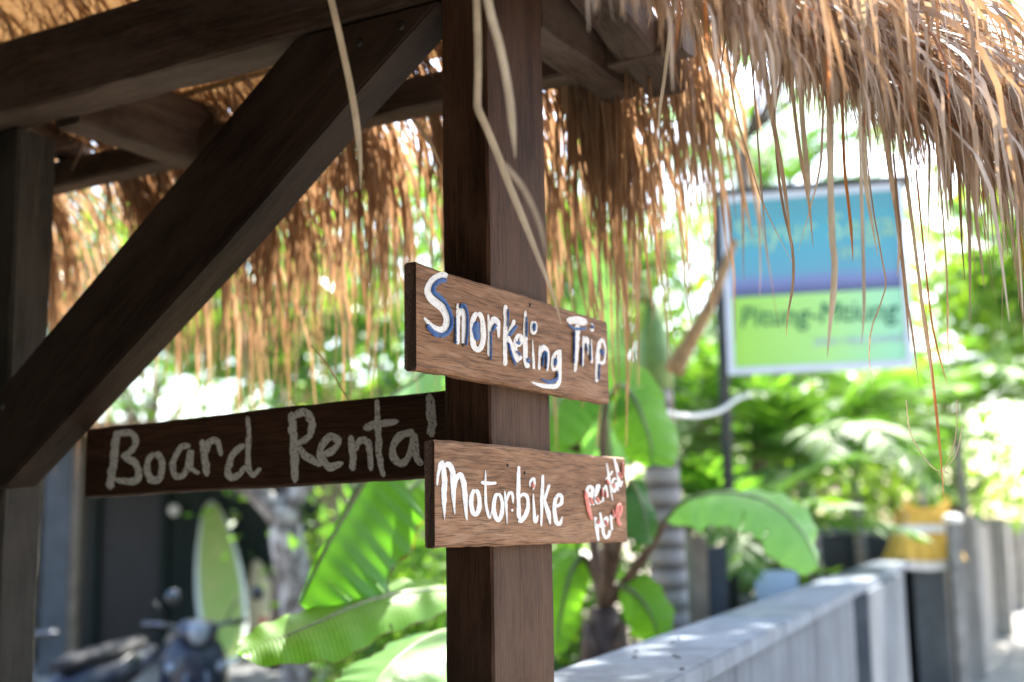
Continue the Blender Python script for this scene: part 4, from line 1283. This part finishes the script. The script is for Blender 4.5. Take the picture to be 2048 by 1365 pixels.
def arch(c, az, el, ln, bend, n=6):
    """a frond's spine leaving c at azimuth and elevation, bending down along its length"""
    P, p, e = [], np.array(c, float), el
    for i in range(n):
        P.append(p.copy())
        p = p + (ln / (n - 1)) * np.array([math.sin(az) * math.cos(e), math.cos(az) * math.cos(e), math.sin(e)])
        e -= bend / (n - 1)
    return P


def palm(name, label, base, h, r0, nf, fl, seed, lean=(0, 0), shaft=0.6, ll=0.42, lw=0.03, el=(0.1, 1.1), az=None, group=None):
    r = np.random.default_rng(seed)
    root = empty(name, base, label, 'palm', group)
    tp = np.array(base) + np.array([lean[0], lean[1], h])
    b = MB()
    pts = spline([np.array(base), np.array(base) * 0.5 + tp * 0.5 + np.array([0.04, 0, 0]), tp], 26)
    b.tube(pts - np.array(base), [r0 * (1.25 - 0.3 * min(1, i / 6)) * (1 + 0.035 * (i % 2)) for i in range(26)], 16)
    b.build('trunk', M['palm_trunk'], root, Matrix.Translation(Vector(base)), smooth=True)
    if shaft:
        b = MB(); b.tube([(0, 0, -0.02), (0, 0, 0.12), (0, 0, shaft * 0.6), (0.01, 0, shaft)], [r0 * 1.0, r0 * 1.12, r0 * 0.8, r0 * 0.4], 14)
        b.build('crownshaft', M['crownshaft'], root, Matrix.Translation(Vector(tp)), smooth=True)
    c = tp + Z3 * shaft
    for k in range(nf):
        a = (2 * math.pi * k / nf + r.uniform(-0.3, 0.3)) if az is None else r.uniform(*az)
        frond(root, arch(c, a, r.uniform(*el), fl * r.uniform(0.85, 1.15), r.uniform(1.0, 1.7)), 44, ll, lw, r.uniform(0.35, 0.8), seed * 50 + k)
    return root


A0 = at(1328, 1250, 6.0); A0[2] = 0
atop = at(1318, 765, 6.0)
ar = palm('areca_palm', 'ringed grey palm trunk with green crownshaft right of the boards', A0, atop[2], 0.088, 9, 1.9, 31, (atop[0] - A0[0], 0.0), 0.42, 0.45, 0.035, (0.3, 1.2), az=(-2.7, -0.4))
p_ = spline([at(1345, 745, 5.95), at(1375, 690, 5.93), at(1420, 610, 5.9), at(1470, 480, 5.9)], 10)
b = MB(); b.tube(p_, np.linspace(0.05, 0.018, 10), 9); b.build('dry_sheath', M['palm_dry'], ar, smooth=True)
PALMS = [  # px, distance, trunk height, fronds, frond length, leaflet length, elevation range, label
    (1620, 9.8, 1.7, 15, 1.5, 0.50, (0.5, 1.3), 'palm with arching fronds behind and below the billboard'),
    (1715, 13.0, 1.9, 14, 1.4, 0.52, (0.6, 1.3), 'palm with low spiky fronds just left of the shrine'),
    (1925, 14.5, 2.6, 13, 2.1, 0.55, (0.3, 1.2), 'palm rising over the shrine, fronds hanging above the far wall'),
    (1600, 13.5, 5.0, 15, 2.3, 0.60, (0.0, 1.2), 'tall palm standing behind the billboard with fronds above it'),
    (1480, 8.4, 1.2, 12, 1.1, 0.42, (0.4, 1.3), 'small palm with fronds low between trunk and billboard pole'),
    (1400, 11.0, 2.2, 13, 1.6, 0.52, (0.3, 1.2), 'palm with drooping fronds behind the mossy pillar'),
]
for k, (px, d, h_, nf, fl, ll_, el_, lab) in enumerate(PALMS):
    palm('garden_palm', lab, at(px, 1065, d) * np.array([1, 1, 0]), h_, 0.06, nf, fl, 41 + k, (0.0, 0), 0.25, ll_, 0.042, el_, group='palms in the garden')

# ------------------------------------------------------------------ trees
M['leaf_a'] = foliage('leaves_green', (0.030, 0.080, 0.016), (0.065, 0.15, 0.025), (0.12, 0.22, 0.035), 0.40, 0.35)
M['leaf_b'] = foliage('leaves_yellow_green', (0.055, 0.12, 0.016), (0.11, 0.20, 0.025), (0.19, 0.28, 0.045), 0.45, 0.35)
M['leaf_c'] = foliage('leaves_dark', (0.020, 0.055, 0.016), (0.040, 0.100, 0.022), (0.075, 0.15, 0.03), 0.35, 0.3)
M['bark'] = plain('bark', (0.14, 0.105, 0.085), 0.9, 0.35, 9, bump=0.6)


def bark_mottled():
    m, n, out = new_mat('mottled_bark')
    v = coords(n, (1, 1, 0.8))
    c = ramp(n, noise(n, v, 9, 4), [(0.42, (0.10, 0.085, 0.075)), (0.52, (0.24, 0.215, 0.20)), (0.60, (0.44, 0.42, 0.41))]).outputs[0]
    principled(n, out, c, 0.85, noise(n, v, 25, 4), 0.5, 0.01)
    return m


M['bark_mottled'] = bark_mottled()


def crown(n, c, rad, size, seed, clumps=46, spread=0.22):
    r = np.random.default_rng(seed)
    c, rad = np.asarray(c, float), np.asarray(rad, float)
    d = r.normal(0, 1, (clumps, 3)); d /= np.linalg.norm(d, axis=1, keepdims=True)
    cc = c + d * rad * (r.random((clumps, 1)) ** 0.45)
    k = r.integers(0, clumps, n)
    P = cc[k] + r.normal(0, 1, (n, 3)) * rad * spread
    ax = r.normal(0, 1, (n, 3)) + np.array([0, 0, -0.5]); ax /= np.linalg.norm(ax, axis=1, keepdims=True)
    s = np.cross(ax, r.normal(0, 1, (n, 3))); s /= np.linalg.norm(s, axis=1, keepdims=True)
    nn = np.cross(ax, s)
    L = size * r.uniform(0.6, 1.3, n)[:, None]; W = L * r.uniform(0.32, 0.5, n)[:, None]
    V = np.stack([P - ax * L / 2, P + s * W / 2 + nn * W * 0.15 - ax * L * 0.05, P + ax * L / 2, P - s * W / 2 + nn * W * 0.15 - ax * L * 0.05], 1)
    Q = (np.arange(n) * 4)[:, None] + np.arange(4)
    return V.reshape(-1, 3), Q, cc


def tree(name, label, base, trunk_h, c, rad, n, size, mat, seed, bark='bark', tr=0.10, group='trees and shrubs behind the shelter', cat='tree', clumps=46, limb=0.6):
    base = np.asarray(base, float)
    root = empty(name, base, label, cat, group)
    r = np.random.default_rng(seed)
    V, Q, cc = crown(n, c, rad, size, seed, clumps)
    mesh_quads('crown', V - base, Q, M[mat], root, Matrix.Translation(Vector(base)))
    fork = base + Z3 * trunk_h + np.array([r.normal(0, 0.05), r.normal(0, 0.05), 0])
    b = MB(); b.tube([(0, 0, 0), (0.02, 0.01, trunk_h * 0.5), fork - base], [tr * 1.25, tr, tr * 0.85], 12)
    for k in range(0, len(cc), max(1, len(cc) // 9)):
        e = cc[k] - base; m_ = (fork - base) * 0.5 + e * 0.5 + np.array([r.normal(0, 0.1), r.normal(0, 0.1), 0.1])
        b.tube([fork - base, m_, e], [tr * limb, tr * limb * 0.6, tr * 0.1], 7)
    b.build('trunk', M[bark], root, Matrix.Translation(Vector(base)), smooth=True)
    return root


def gp(px, d):
    p = at(px, 1065, d); p[2] = 0
    return p


TR = [  # px, distance, crown centre height, radii, leaves, leaf size, material, label
    (300, 18.8, 4.6, (2.6, 1.5, 2.3), 3000, 0.22, 'leaf_a', 'broad green tree behind the left half of the Board Rental board', 'tree'),
    (560, 12.5, 4.4, (1.6, 1.4, 1.7), 2300, 0.18, 'leaf_b', 'bright yellow green tree above the middle of the Board Rental board', 'tree'),
    (800, 10.5, 3.0, (1.3, 1.2, 1.6), 2500, 0.15, 'leaf_a', 'green tree just left of the main post', 'tree'),
    (1140, 11.5, 3.3, (1.3, 1.2, 1.8), 2200, 0.16, 'leaf_b', 'yellow green tree seen right of the post under the thatch', 'tree'),
    (1330, 14.5, 3.6, (1.5, 1.3, 1.8), 2000, 0.19, 'leaf_a', 'green tree behind the ringed palm trunk', 'tree'),
    (1560, 17.5, 3.2, (2.3, 1.6, 2.0), 2600, 0.22, 'leaf_b', 'bright green tree far behind the billboard', 'tree'),
    (1860, 19.5, 2.9, (2.0, 1.6, 1.7), 1800, 0.22, 'leaf_b', 'sunlit tree beyond the boundary wall near the right edge', 'tree'),
    (1700, 20.5, 3.0, (2.6, 1.2, 1.6), 2600, 0.24, 'leaf_a', 'dark green tree low behind the garden palm and wall', 'tree'),
    (60, 13.5, 4.6, (1.6, 1.5, 1.8), 2600, 0.19, 'leaf_c', 'dark tree behind the far left post', 'tree'),
    (960, 15.5, 4.4, (2.0, 1.6, 2.2), 1700, 0.21, 'leaf_a', 'tall tree straight behind the main post', 'tree'),
    (740, 10.3, 1.0, (0.7, 0.6, 0.75), 1500, 0.13, 'leaf_b', 'leafy bush between mottled trunk and banana leaves', 'bush'),
    (820, 7.4, 1.1, (0.5, 0.5, 0.8), 1400, 0.13, 'leaf_a', 'green bush behind the hanging banana leaf', 'bush'),
    (1150, 8.0, 1.0, (0.6, 0.6, 0.8), 1500, 0.13, 'leaf_a', 'green bush behind the reddish banana stem', 'bush'),
    (1440, 9.2, 0.9, (0.7, 0.6, 0.9), 1600, 0.13, 'leaf_b', 'yellow green bush at the foot of the billboard pole', 'bush'),
    (1510, 9.8, 0.9, (0.55, 0.5, 0.75), 1600, 0.13, 'leaf_a', 'green bush under the palm fronds behind the wall', 'bush'),
]
for i, (px, d, zc_, rad, n_, sz, mt, lab, kd) in enumerate(TR):
    bp = gp(px, d)
    tree('tree' if kd == 'tree' else 'bush', lab, bp, max(0.15, zc_ - rad[2] * 0.75), bp + Z3 * zc_, rad, n_, sz, mt, 60 + i, tr=0.09 if kd == 'tree' else 0.03, cat=kd, clumps=46 if kd == 'tree' else 26)

# the mottled, forked tree in front of the dark hut
FB = gp(598, 9.0)
fr_ = empty('frangipani_tree', FB, 'pale mottled trunk forking beside the small surfboard', 'tree')
f1 = at(572, 1050, 9.0)
b = MB(); b.tube(spline([FB, at(604, 1290, 9.0), at(590, 1160, 9.0), at(574, 1085, 9.0), f1], 14) - FB, np.linspace(0.15, 0.115, 14), 14)
b.build('trunk', M['bark_mottled'], fr_, Matrix.Translation(Vector(FB)), smooth=True)
for q in ([f1, at(530, 1000, 9.0), at(470, 950, 9.0), at(420, 860, 9.0)], [f1, at(590, 990, 9.05), at(640, 940, 9.1), at(690, 840, 9.2)], [f1, at(560, 960, 9.2), at(540, 840, 9.4)]):
    b = MB(); b.tube(spline(q, 8) - FB, np.linspace(0.10, 0.05, 8), 10); b.build('branch', M['bark_mottled'], fr_, Matrix.Translation(Vector(FB)), smooth=True)
V, Q, _c = crown(800, at(560, 640, 9.3), (0.9, 0.7, 0.40), 0.2, 77, 24)
mesh_quads('crown', V - FB, Q, M['leaf_a'], fr_, Matrix.Translation(Vector(FB)))
th = gp(1522, 10.6)
tree('tall_tree', 'slim purplish brown trunk rising behind the arching banana leaf', th, 5.0, np.array([2.95, 7.7, 6.0]), (1.6, 3.0, 0.7), 5200, 0.24, 'leaf_a', 91, tr=0.07, group=None, clumps=40, limb=0.28)
th = gp(2260, 16.0)
tree('roadside_tree', 'spreading tree right of the path beyond the boundary wall', th, 3.6, th + np.array([0.3, 1.0, 5.0]), (2.2, 2.8, 1.3), 7000, 0.30, 'leaf_b', 92, tr=0.14, group=None, clumps=40)

# ------------------------------------------------------------------ the dark hut with surfboards
M['hut_green'] = wood('dark_green_boards', (0.006, 0.013, 0.011), (0.010, 0.019, 0.016), (0.014, 0.026, 0.021), 0.5, 0.6)
M['hut_door'] = plain('dark_door', (0.005, 0.0055, 0.008), 0.5, 0.3, 4)
M['hut_grey'] = plain('blue_grey_post', (0.045, 0.055, 0.066), 0.7, 0.2, 4)
M['tan'] = plain('tan_timber', (0.26, 0.20, 0.14), 0.7, 0.25, 7)
M['hut_tan'] = plain('dark_tan_timber', (0.11, 0.088, 0.065), 0.7, 0.25, 7)
M['pink'] = plain('pale_plaster', (0.60, 0.50, 0.42), 0.9, 0.12, 3)
M['lamp_glass'] = plain('white_glass', (0.75, 0.75, 0.72), 0.25, 0.03, 4)
hx, HY = -6.6, 14.4
hb = empty('surf_hut', (hx, HY, 0), 'dark green boarded hut with black doorway behind the surfboards', 'hut')
xl = lambda px, d=HY: float(at(px, 1065, d)[0])
MB().box((-9.0, HY - 2.2, 0), (xl(640), HY + 3, 0.30)).build('platform', M['stone'], hb)
x = -9.0
while x < xl(640):
    x1 = min(x + 0.21, xl(640))
    if not (xl(205) - 0.1 < x1 and x < xl(335)):
        b = MB(); b.box((0, 0, 0), (2.3, 0.03, x1 - x - 0.008))
        b.build('wall_board', M['hut_green'], hb, frame((x, HY + 0.03 * (int(x * 50) % 2) * 0.3, 0.302), Z3, np.array([0, 1.0, 0]), np.array([1.0, 0, 0])))
    x += 0.21
MB().box((-9.0, HY + 0.06, 0.301), (xl(640), HY + 0.12, 2.6)).build('inner_wall', M['hut_door'], hb)
dr = MB(); dr.box((xl(210), HY + 0.02, 0.31), (xl(330), HY + 0.055, 2.35)); dr.build('door', M['hut_door'], hb)
for a, b_ in ((196, 210), (330, 344)):
    MB().box((xl(a), HY - 0.06, 0.302), (xl(b_), HY + 0.05, 2.42)).build('door_jamb', M['hut_green'], hb)
MB().box((xl(196), HY - 0.058, 2.422), (xl(344), HY + 0.05, 2.50)).build('door_head', M['hut_green'], hb)
MB().box((-9.2, HY - 2.4, 2.604), (xl(660), HY + 3.2, 2.72)).build('roof', M['thatch'], hb)
for a, b_, mt in ((104, 156, 'hut_grey'), (158, 174, 'hut_tan')):
    MB().box((xl(a, 12.4), 12.3, 0.301), (xl(b_, 12.4), 12.42, 2.603)).build('veranda_post', M[mt], hb)
lc = at(349, 1021, 14.2)
MB().lathe([(0.001, 0.07), (0.05, 0.055), (0.07, 0.0), (0.05, -0.055), (0.001, -0.07)], n=14).build('lamp_globe', M['lamp_glass'], hb, Matrix.Translation(Vector((lc[0], HY - 0.09, lc[2]))), smooth=True)
pk = empty('plaster_house', gp(660, 16.5), 'pale plastered house wall glimpsed behind the hanging banana leaf', 'house')
a_, b_ = at(604, 1092, 16.5), at(720, 960, 16.5)
MB().box((a_[0], 16.3, a_[2]), (b_[0] + 1.2, 18.5, 3.4)).build('wall', M['pink'], pk)
MB().box((a_[0] - 0.05, 16.25, 0), (b_[0] + 1.25, 18.6, a_[2] - 0.003)).build('plinth', M['charcoal'], pk)
MB().box((a_[0] - 0.3, 16.0, 3.403), (b_[0] + 1.5, 18.8, 3.52)).build('roof', M['thatch'], pk)


def surf_mat(name, body, blot):
    m, n, out = new_mat(name)
    f = noise(n, coords(n, (3, 3, 1.6)), 1.6, 5)
    c = ramp(n, f, [(0.35, body), (0.55, tuple(0.5 * (x + y) for x, y in zip(body, blot))), (0.7, blot)]).outputs[0]
    principled(n, out, c, 0.3, spec=0.5, coat=0.3)
    return m


def surfboard(label, foot, tipp, wid, th, deck, rail, seed, group='surfboards leaning on the hut', fat=0.62):
    foot, tipp = np.asarray(foot, float), np.asarray(tipp, float)
    L = float(np.linalg.norm(tipp - foot)); z = (tipp - foot) / L
    nf = nrm(np.cross(np.array([1.0, 0, 0]), z)); nf = nf if nf[1] < 0 else -nf
    xx = nrm(np.cross(nf, z)); root = empty('surfboard', foot, label, 'surfboard', group)
    Mx = frame(foot, xx, nf, z)
    k, m_ = 30, 20
    wpf = lambda u: wid / 2 * (math.sin(math.pi * min(1, max(0, u ** 0.8 * 0.93 + 0.05))) ** fat)
    V, F = [], []
    for i in range(k + 1):
        u = i / k; ww = wpf(u) if 0 < i < k else wpf(u) * 0.3; rock = 0.10 * (u - 0.45) ** 2 * L * 0.5
        for j in range(m_):
            a = 2 * math.pi * j / m_
            V.append((ww * math.cos(a), th / 2 * math.copysign(abs(math.sin(a)) ** 0.7, math.sin(a)) * min(1, ww / (wid * 0.2)) + rock, u * L))
    for i in range(k):
        for j in range(m_):
            F.append((i * m_ + j, i * m_ + (j + 1) % m_, (i + 1) * m_ + (j + 1) % m_, (i + 1) * m_ + j))
    F.append(tuple(range(m_))[::-1]); F.append(tuple(k * m_ + j for j in range(m_)))
    mesh('body', V, F, rail, root, Mx, smooth=True)
    V, F = [], []
    for i in range(1, k):
        u = i / k; ww = wpf(u) * 0.80; rock = 0.10 * (u - 0.45) ** 2 * L * 0.5
        for j in range(7):
            q = -1 + 2 * j / 6
            V.append((ww * q, th / 2 * min(1, wpf(u) / (wid * 0.2)) * (max(0, 1 - (q * 0.8) ** 2) ** 0.35) + rock + 0.003, u * L))
    for i in range(k - 2):
        for j in range(6):
            F.append((i * 7 + j, i * 7 + j + 1, (i + 1) * 7 + j + 1, (i + 1) * 7 + j))
    mesh('deck_panel', V, F, deck, root, Mx, smooth=True)
    b = MB(); b.add([(-0.006, -th / 2 - 0.0, 0.12), (0.006, -th / 2, 0.12), (0.006, -th / 2, 0.30), (-0.006, -th / 2, 0.30), (-0.003, -th / 2 - 0.14, 0.10), (0.003, -th / 2 - 0.14, 0.10)],
                    [(0, 1, 2, 3), (0, 4, 5, 1), (3, 2, 5, 4), (0, 3, 4), (1, 5, 2)])
    b.build('fin', rail, root, Mx)
    return root, Mx, L


M['rail_white'] = plain('white_resin', (0.68, 0.74, 0.70), 0.3, 0.08, 3, coat=0.3)
M['rail_tan'] = plain('tan_resin', (0.66, 0.58, 0.46), 0.35, 0.1, 3)
f0 = at(458, 1322, 12.6); f0[2] = 0.30
surfboard('large pale green surfboard standing against the dark hut', f0, at(422, 1006, 14.1), 0.53, 0.07, surf_mat('green_deck', (0.30, 0.45, 0.12), (0.46, 0.50, 0.18)), M['rail_white'], 1)
f0 = at(540, 1322, 12.9); f0[2] = 0.30
sb, sM, sL_ = surfboard('small tan surfboard with red mark beside the mottled trunk', f0, at(512, 1122, 14.0), 0.32, 0.05, surf_mat('tan_deck', (0.62, 0.52, 0.36), (0.70, 0.60, 0.42)), M['rail_tan'], 2)
mesh('red_mark', [(-0.05, 0.034, 0.42), (0.02, 0.034, 0.40), (0.06, 0.034, 0.56), (0.0, 0.034, 0.62), (-0.03, 0.034, 0.52)], [(0, 1, 2, 3, 4)], plain('red_print', (0.5, 0.10, 0.07), 0.4, 0.1, 5), sb, sM)

# ------------------------------------------------------------------ scooters
M['black_plastic'] = plain('black_plastic', (0.018, 0.019, 0.022), 0.4, 0.2, 6)
M['bike_blue'] = plain('dark_blue_paint', (0.020, 0.026, 0.048), 0.35, 0.1, 3, coat=0.2)
M['rubber'] = plain('tyre_rubber', (0.020, 0.020, 0.020), 0.8, 0.2, 12)
M['chrome'] = plain('chrome', (0.12, 0.13, 0.16), 0.3, 0.05, 3, metallic=1.0)
M['lens'] = plain('headlight_lens', (0.20, 0.24, 0.30), 0.12, 0.05, 3, spec=0.8)
M['seat'] = plain('seat_vinyl', (0.016, 0.016, 0.018), 0.8, 0.1, 9)


def scooter(label, pos, rot, paint):
    """faces local -Y"""
    root = empty('scooter', pos, label, 'scooter', 'scooters parked by the hut')
    Mx = Matrix.Translation(Vector(pos)) @ Matrix.Rotation(rot, 4, 'Z')
    for y in (-0.62, 0.60):
        b = MB(); b.lathe([(0.20, -0.04), (0.255, -0.045), (0.28, 0.0), (0.255, 0.045), (0.20, 0.04)], (0, y, 0.28), 22, 'x')
        wh = b.build('wheel', M['rubber'], root, Mx, smooth=True)
        b = MB(); b.lathe([(0.02, -0.05), (0.05, -0.05), (0.06, -0.015), (0.195, -0.03), (0.20, 0.0), (0.195, 0.03), (0.06, 0.015), (0.05, 0.05), (0.02, 0.05)], (0, y, 0.28), 18, 'x')
        b.build('rim', M['chrome'], wh, Mx, smooth=True)
    b = MB()
    for s_ in (-1, 1): b.tube([(s_ * 0.075, -0.62, 0.28), (s_ * 0.075, -0.50, 0.62), (s_ * 0.04, -0.42, 0.86)], 0.02, 8)
    b.build('fork', M['chrome'], root, Mx, smooth=True)

    def shell(name, secs, mat, n=14):
        V, F = [], []
        for (y, z, hw, hh) in secs:
            for k in range(n):
                a = 2 * math.pi * k / n
                V.append((hw * math.copysign(abs(math.cos(a)) ** 0.7, math.cos(a)), y, z + hh * math.copysign(abs(math.sin(a)) ** 0.7, math.sin(a))))
        for i in range(len(secs) - 1):
            for k in range(n):
                F.append((i * n + k, i * n + (k + 1) % n, (i + 1) * n + (k + 1) % n, (i + 1) * n + k))
        F.append(tuple(range(n))[::-1]); F.append(tuple((len(secs) - 1) * n + k for k in range(n)))
        return mesh(name, V, F, mat, root, Mx, smooth=True)

    shell('front_fender', [(-0.90, 0.44, 0.03, 0.02), (-0.78, 0.55, 0.075, 0.03), (-0.60, 0.59, 0.085, 0.03), (-0.42, 0.50, 0.07, 0.03)], paint)
    shell('leg_shield', [(-0.50, 0.66, 0.10, 0.13), (-0.44, 0.68, 0.20, 0.26), (-0.36, 0.60, 0.24, 0.30), (-0.30, 0.52, 0.22, 0.26)], paint)
    shell('floorboard', [(-0.34, 0.33, 0.20, 0.06), (-0.05, 0.31, 0.17, 0.06), (0.12, 0.36, 0.16, 0.09)], M['black_plastic'])
    shell('rear_body', [(0.02, 0.50, 0.10, 0.16), (0.25, 0.60, 0.19, 0.16), (0.60, 0.68, 0.17, 0.13), (0.92, 0.76, 0.06, 0.06)], paint)
    shell('seat', [(0.04, 0.74, 0.09, 0.03), (0.22, 0.77, 0.15, 0.05), (0.50, 0.80, 0.15, 0.05), (0.78, 0.85, 0.09, 0.04)], M['seat'])
    hl = shell('handlebar_cowl', [(-0.56, 0.93, 0.08, 0.05), (-0.48, 0.95, 0.15, 0.085), (-0.38, 0.96, 0.13, 0.07)], paint)
    b = MB(); b.lathe([(0.001, -0.03), (0.06, -0.024), (0.085, 0.0), (0.085, 0.03)], (0, -0.545, 0.94), 16, 'y'); b.build('headlight', M['lens'], root, Mx, smooth=True)
    for s_ in (-1, 1):
        b = MB(); b.lathe([(0.001, -0.02), (0.035, -0.012), (0.045, 0.02)], (s_ * 0.17, -0.47, 0.70), 12, 'y'); b.build('indicator', M['lens'], root, Mx, smooth=True)
        b = MB(); b.tube([(s_ * 0.10, -0.42, 0.97), (s_ * 0.26, -0.36, 1.00), (s_ * 0.36, -0.30, 1.0)], 0.016, 8); b.build('handlebar', M['chrome'], root, Mx, smooth=True)
        b = MB(); b.tube([(s_ * 0.25, -0.36, 0.99), (s_ * 0.36, -0.285, 0.998)], 0.022, 8)
        b.build('grip', M['rubber'], root, Mx, smooth=True)
        b = MB(); b.tube([(s_ * 0.20, -0.40, 0.99), (s_ * 0.26, -0.42, 1.12), (s_ * 0.30, -0.40, 1.17)], 0.007, 6)
        st = b.build('mirror_stalk', M['black_plastic'], root, Mx, smooth=True)
        b = MB(); b.lathe([(0.001, -0.012), (0.045, -0.008), (0.055, 0.0), (0.05, 0.01), (0.001, 0.012)], (s_ * 0.33, -0.40, 1.19), 14, 'y'); b.build('mirror', M['chrome'], st, Mx, smooth=True)
    b = MB(); b.tube([(0.16, 0.15, 0.28), (0.17, 0.5, 0.30), (0.18, 0.86, 0.36)], [0.03, 0.05, 0.05], 10); b.build('exhaust', M['chrome'], root, Mx, smooth=True)
    return root


sp_ = gp(385, 9.3)
scooter('dark scooter with round headlight parked before the green surfboard', sp_, 0.35, M['bike_blue'])
sp_ = gp(115, 8.6)
scooter('dark scooter at far left, its handlebar before the grey veranda post', sp_, -0.5, M['bike_blue'])

# ------------------------------------------------------------------ odds and ends behind the wall
M['rope'] = plain('white_rope', (0.68, 0.68, 0.66), 0.8, 0.1, 40)
b = MB(); b.tube(spline([at(1245, 778, 5.8), at(1290, 806, 5.8), at(1345, 828, 6.0), at(1395, 832, 6.6), at(1440, 822, 7.3), at(1472, 800, 7.9), at(1500, 790, 8.0)], 40), 0.013, 7)
tag(b.build('rope', M['rope'], smooth=True), 'white rope sagging between ringed palm trunk and billboard pole', 'rope')
M['moss'] = plain('mossy_stone', (0.17, 0.18, 0.12), 0.9, 0.4, 5, bump=0.5)
pr_ = gp(1338, 7.2)
pl = empty('gate_pillar', pr_, 'mossy grey gate pillar with dark flat cap behind banana leaf', 'pillar')
MB().box((-0.11, -0.11, 0), (0.11, 0.11, 1.62)).build('shaft', M['moss'], pl, Matrix.Translation(Vector(pr_)), bevel=0.008)
MB().box((-0.17, -0.15, 1.622), (0.17, 0.15, 1.67)).build('cap', M['charcoal'], pl, Matrix.Translation(Vector(pr_)), bevel=0.006)
for px, mt, h_, lab in ((1392, 'tan', 1.56, 'tan timber post right of the mossy pillar'), (1430, 'hut_grey', 1.5, 'blue grey post between tan post and billboard pole')):
    q = gp(px, 7.3)
    o = MB().box((-0.055, -0.05, 0), (0.055, 0.05, h_)).build('fence_post', M[mt], None, Matrix.Translation(Vector(q)), bevel=0.006)
    tag(o, lab, 'post')
q = at(1555, 1215, 7.6)
nb = empty('notice_board', (q[0], q[1], 0), 'small pale blue notice board just behind the wall top', 'sign')
MB().box((-0.13, -0.012, 1.17), (0.13, 0.012, 1.345)).build('panel', plain('pale_blue_panel', (0.50, 0.60, 0.75), 0.5, 0.1, 8), nb, Matrix.Translation(Vector((q[0], q[1], 0))))
MB().box((-0.015, 0.013, 0), (0.015, 0.04, 1.33)).build('stake', M['tan'], nb, Matrix.Translation(Vector((q[0], q[1], 0))))

# unseen walls, overhang and floor, added to keep the shelter's near side in shade
M['bounce_blocker'] = plain('bounce_blocker_dark', (0.055, 0.052, 0.05), 0.8, 0.3, 5)
flo = MB().box((-2.5, -2.5, -0.2), (0.55, 2.6, 0.015)).build('bounce_blocker_floor', M['bounce_blocker'])  # dark floor added out of view to cut bounce onto the timber
tag(flo, kind='structure')
sf = empty('shade_blocker', (-2.5, -1.0, 0), 'unseen dark walls added left of and behind the viewer to block light', 'light blocker')
MB().box((-2.7, -2.7, 0), (-2.5, 4.3, 6.0)).build('wall', M['hut_green'], sf)
MB().box((-2.49, -2.7, 0.0), (2.7, -2.5, 6.0)).build('wall', M['hut_green'], sf)
MB().box((-2.49, -2.49, 2.95), (0.8, 0.5, 3.05)).build('blocker_roof', M['hut_green'], sf)
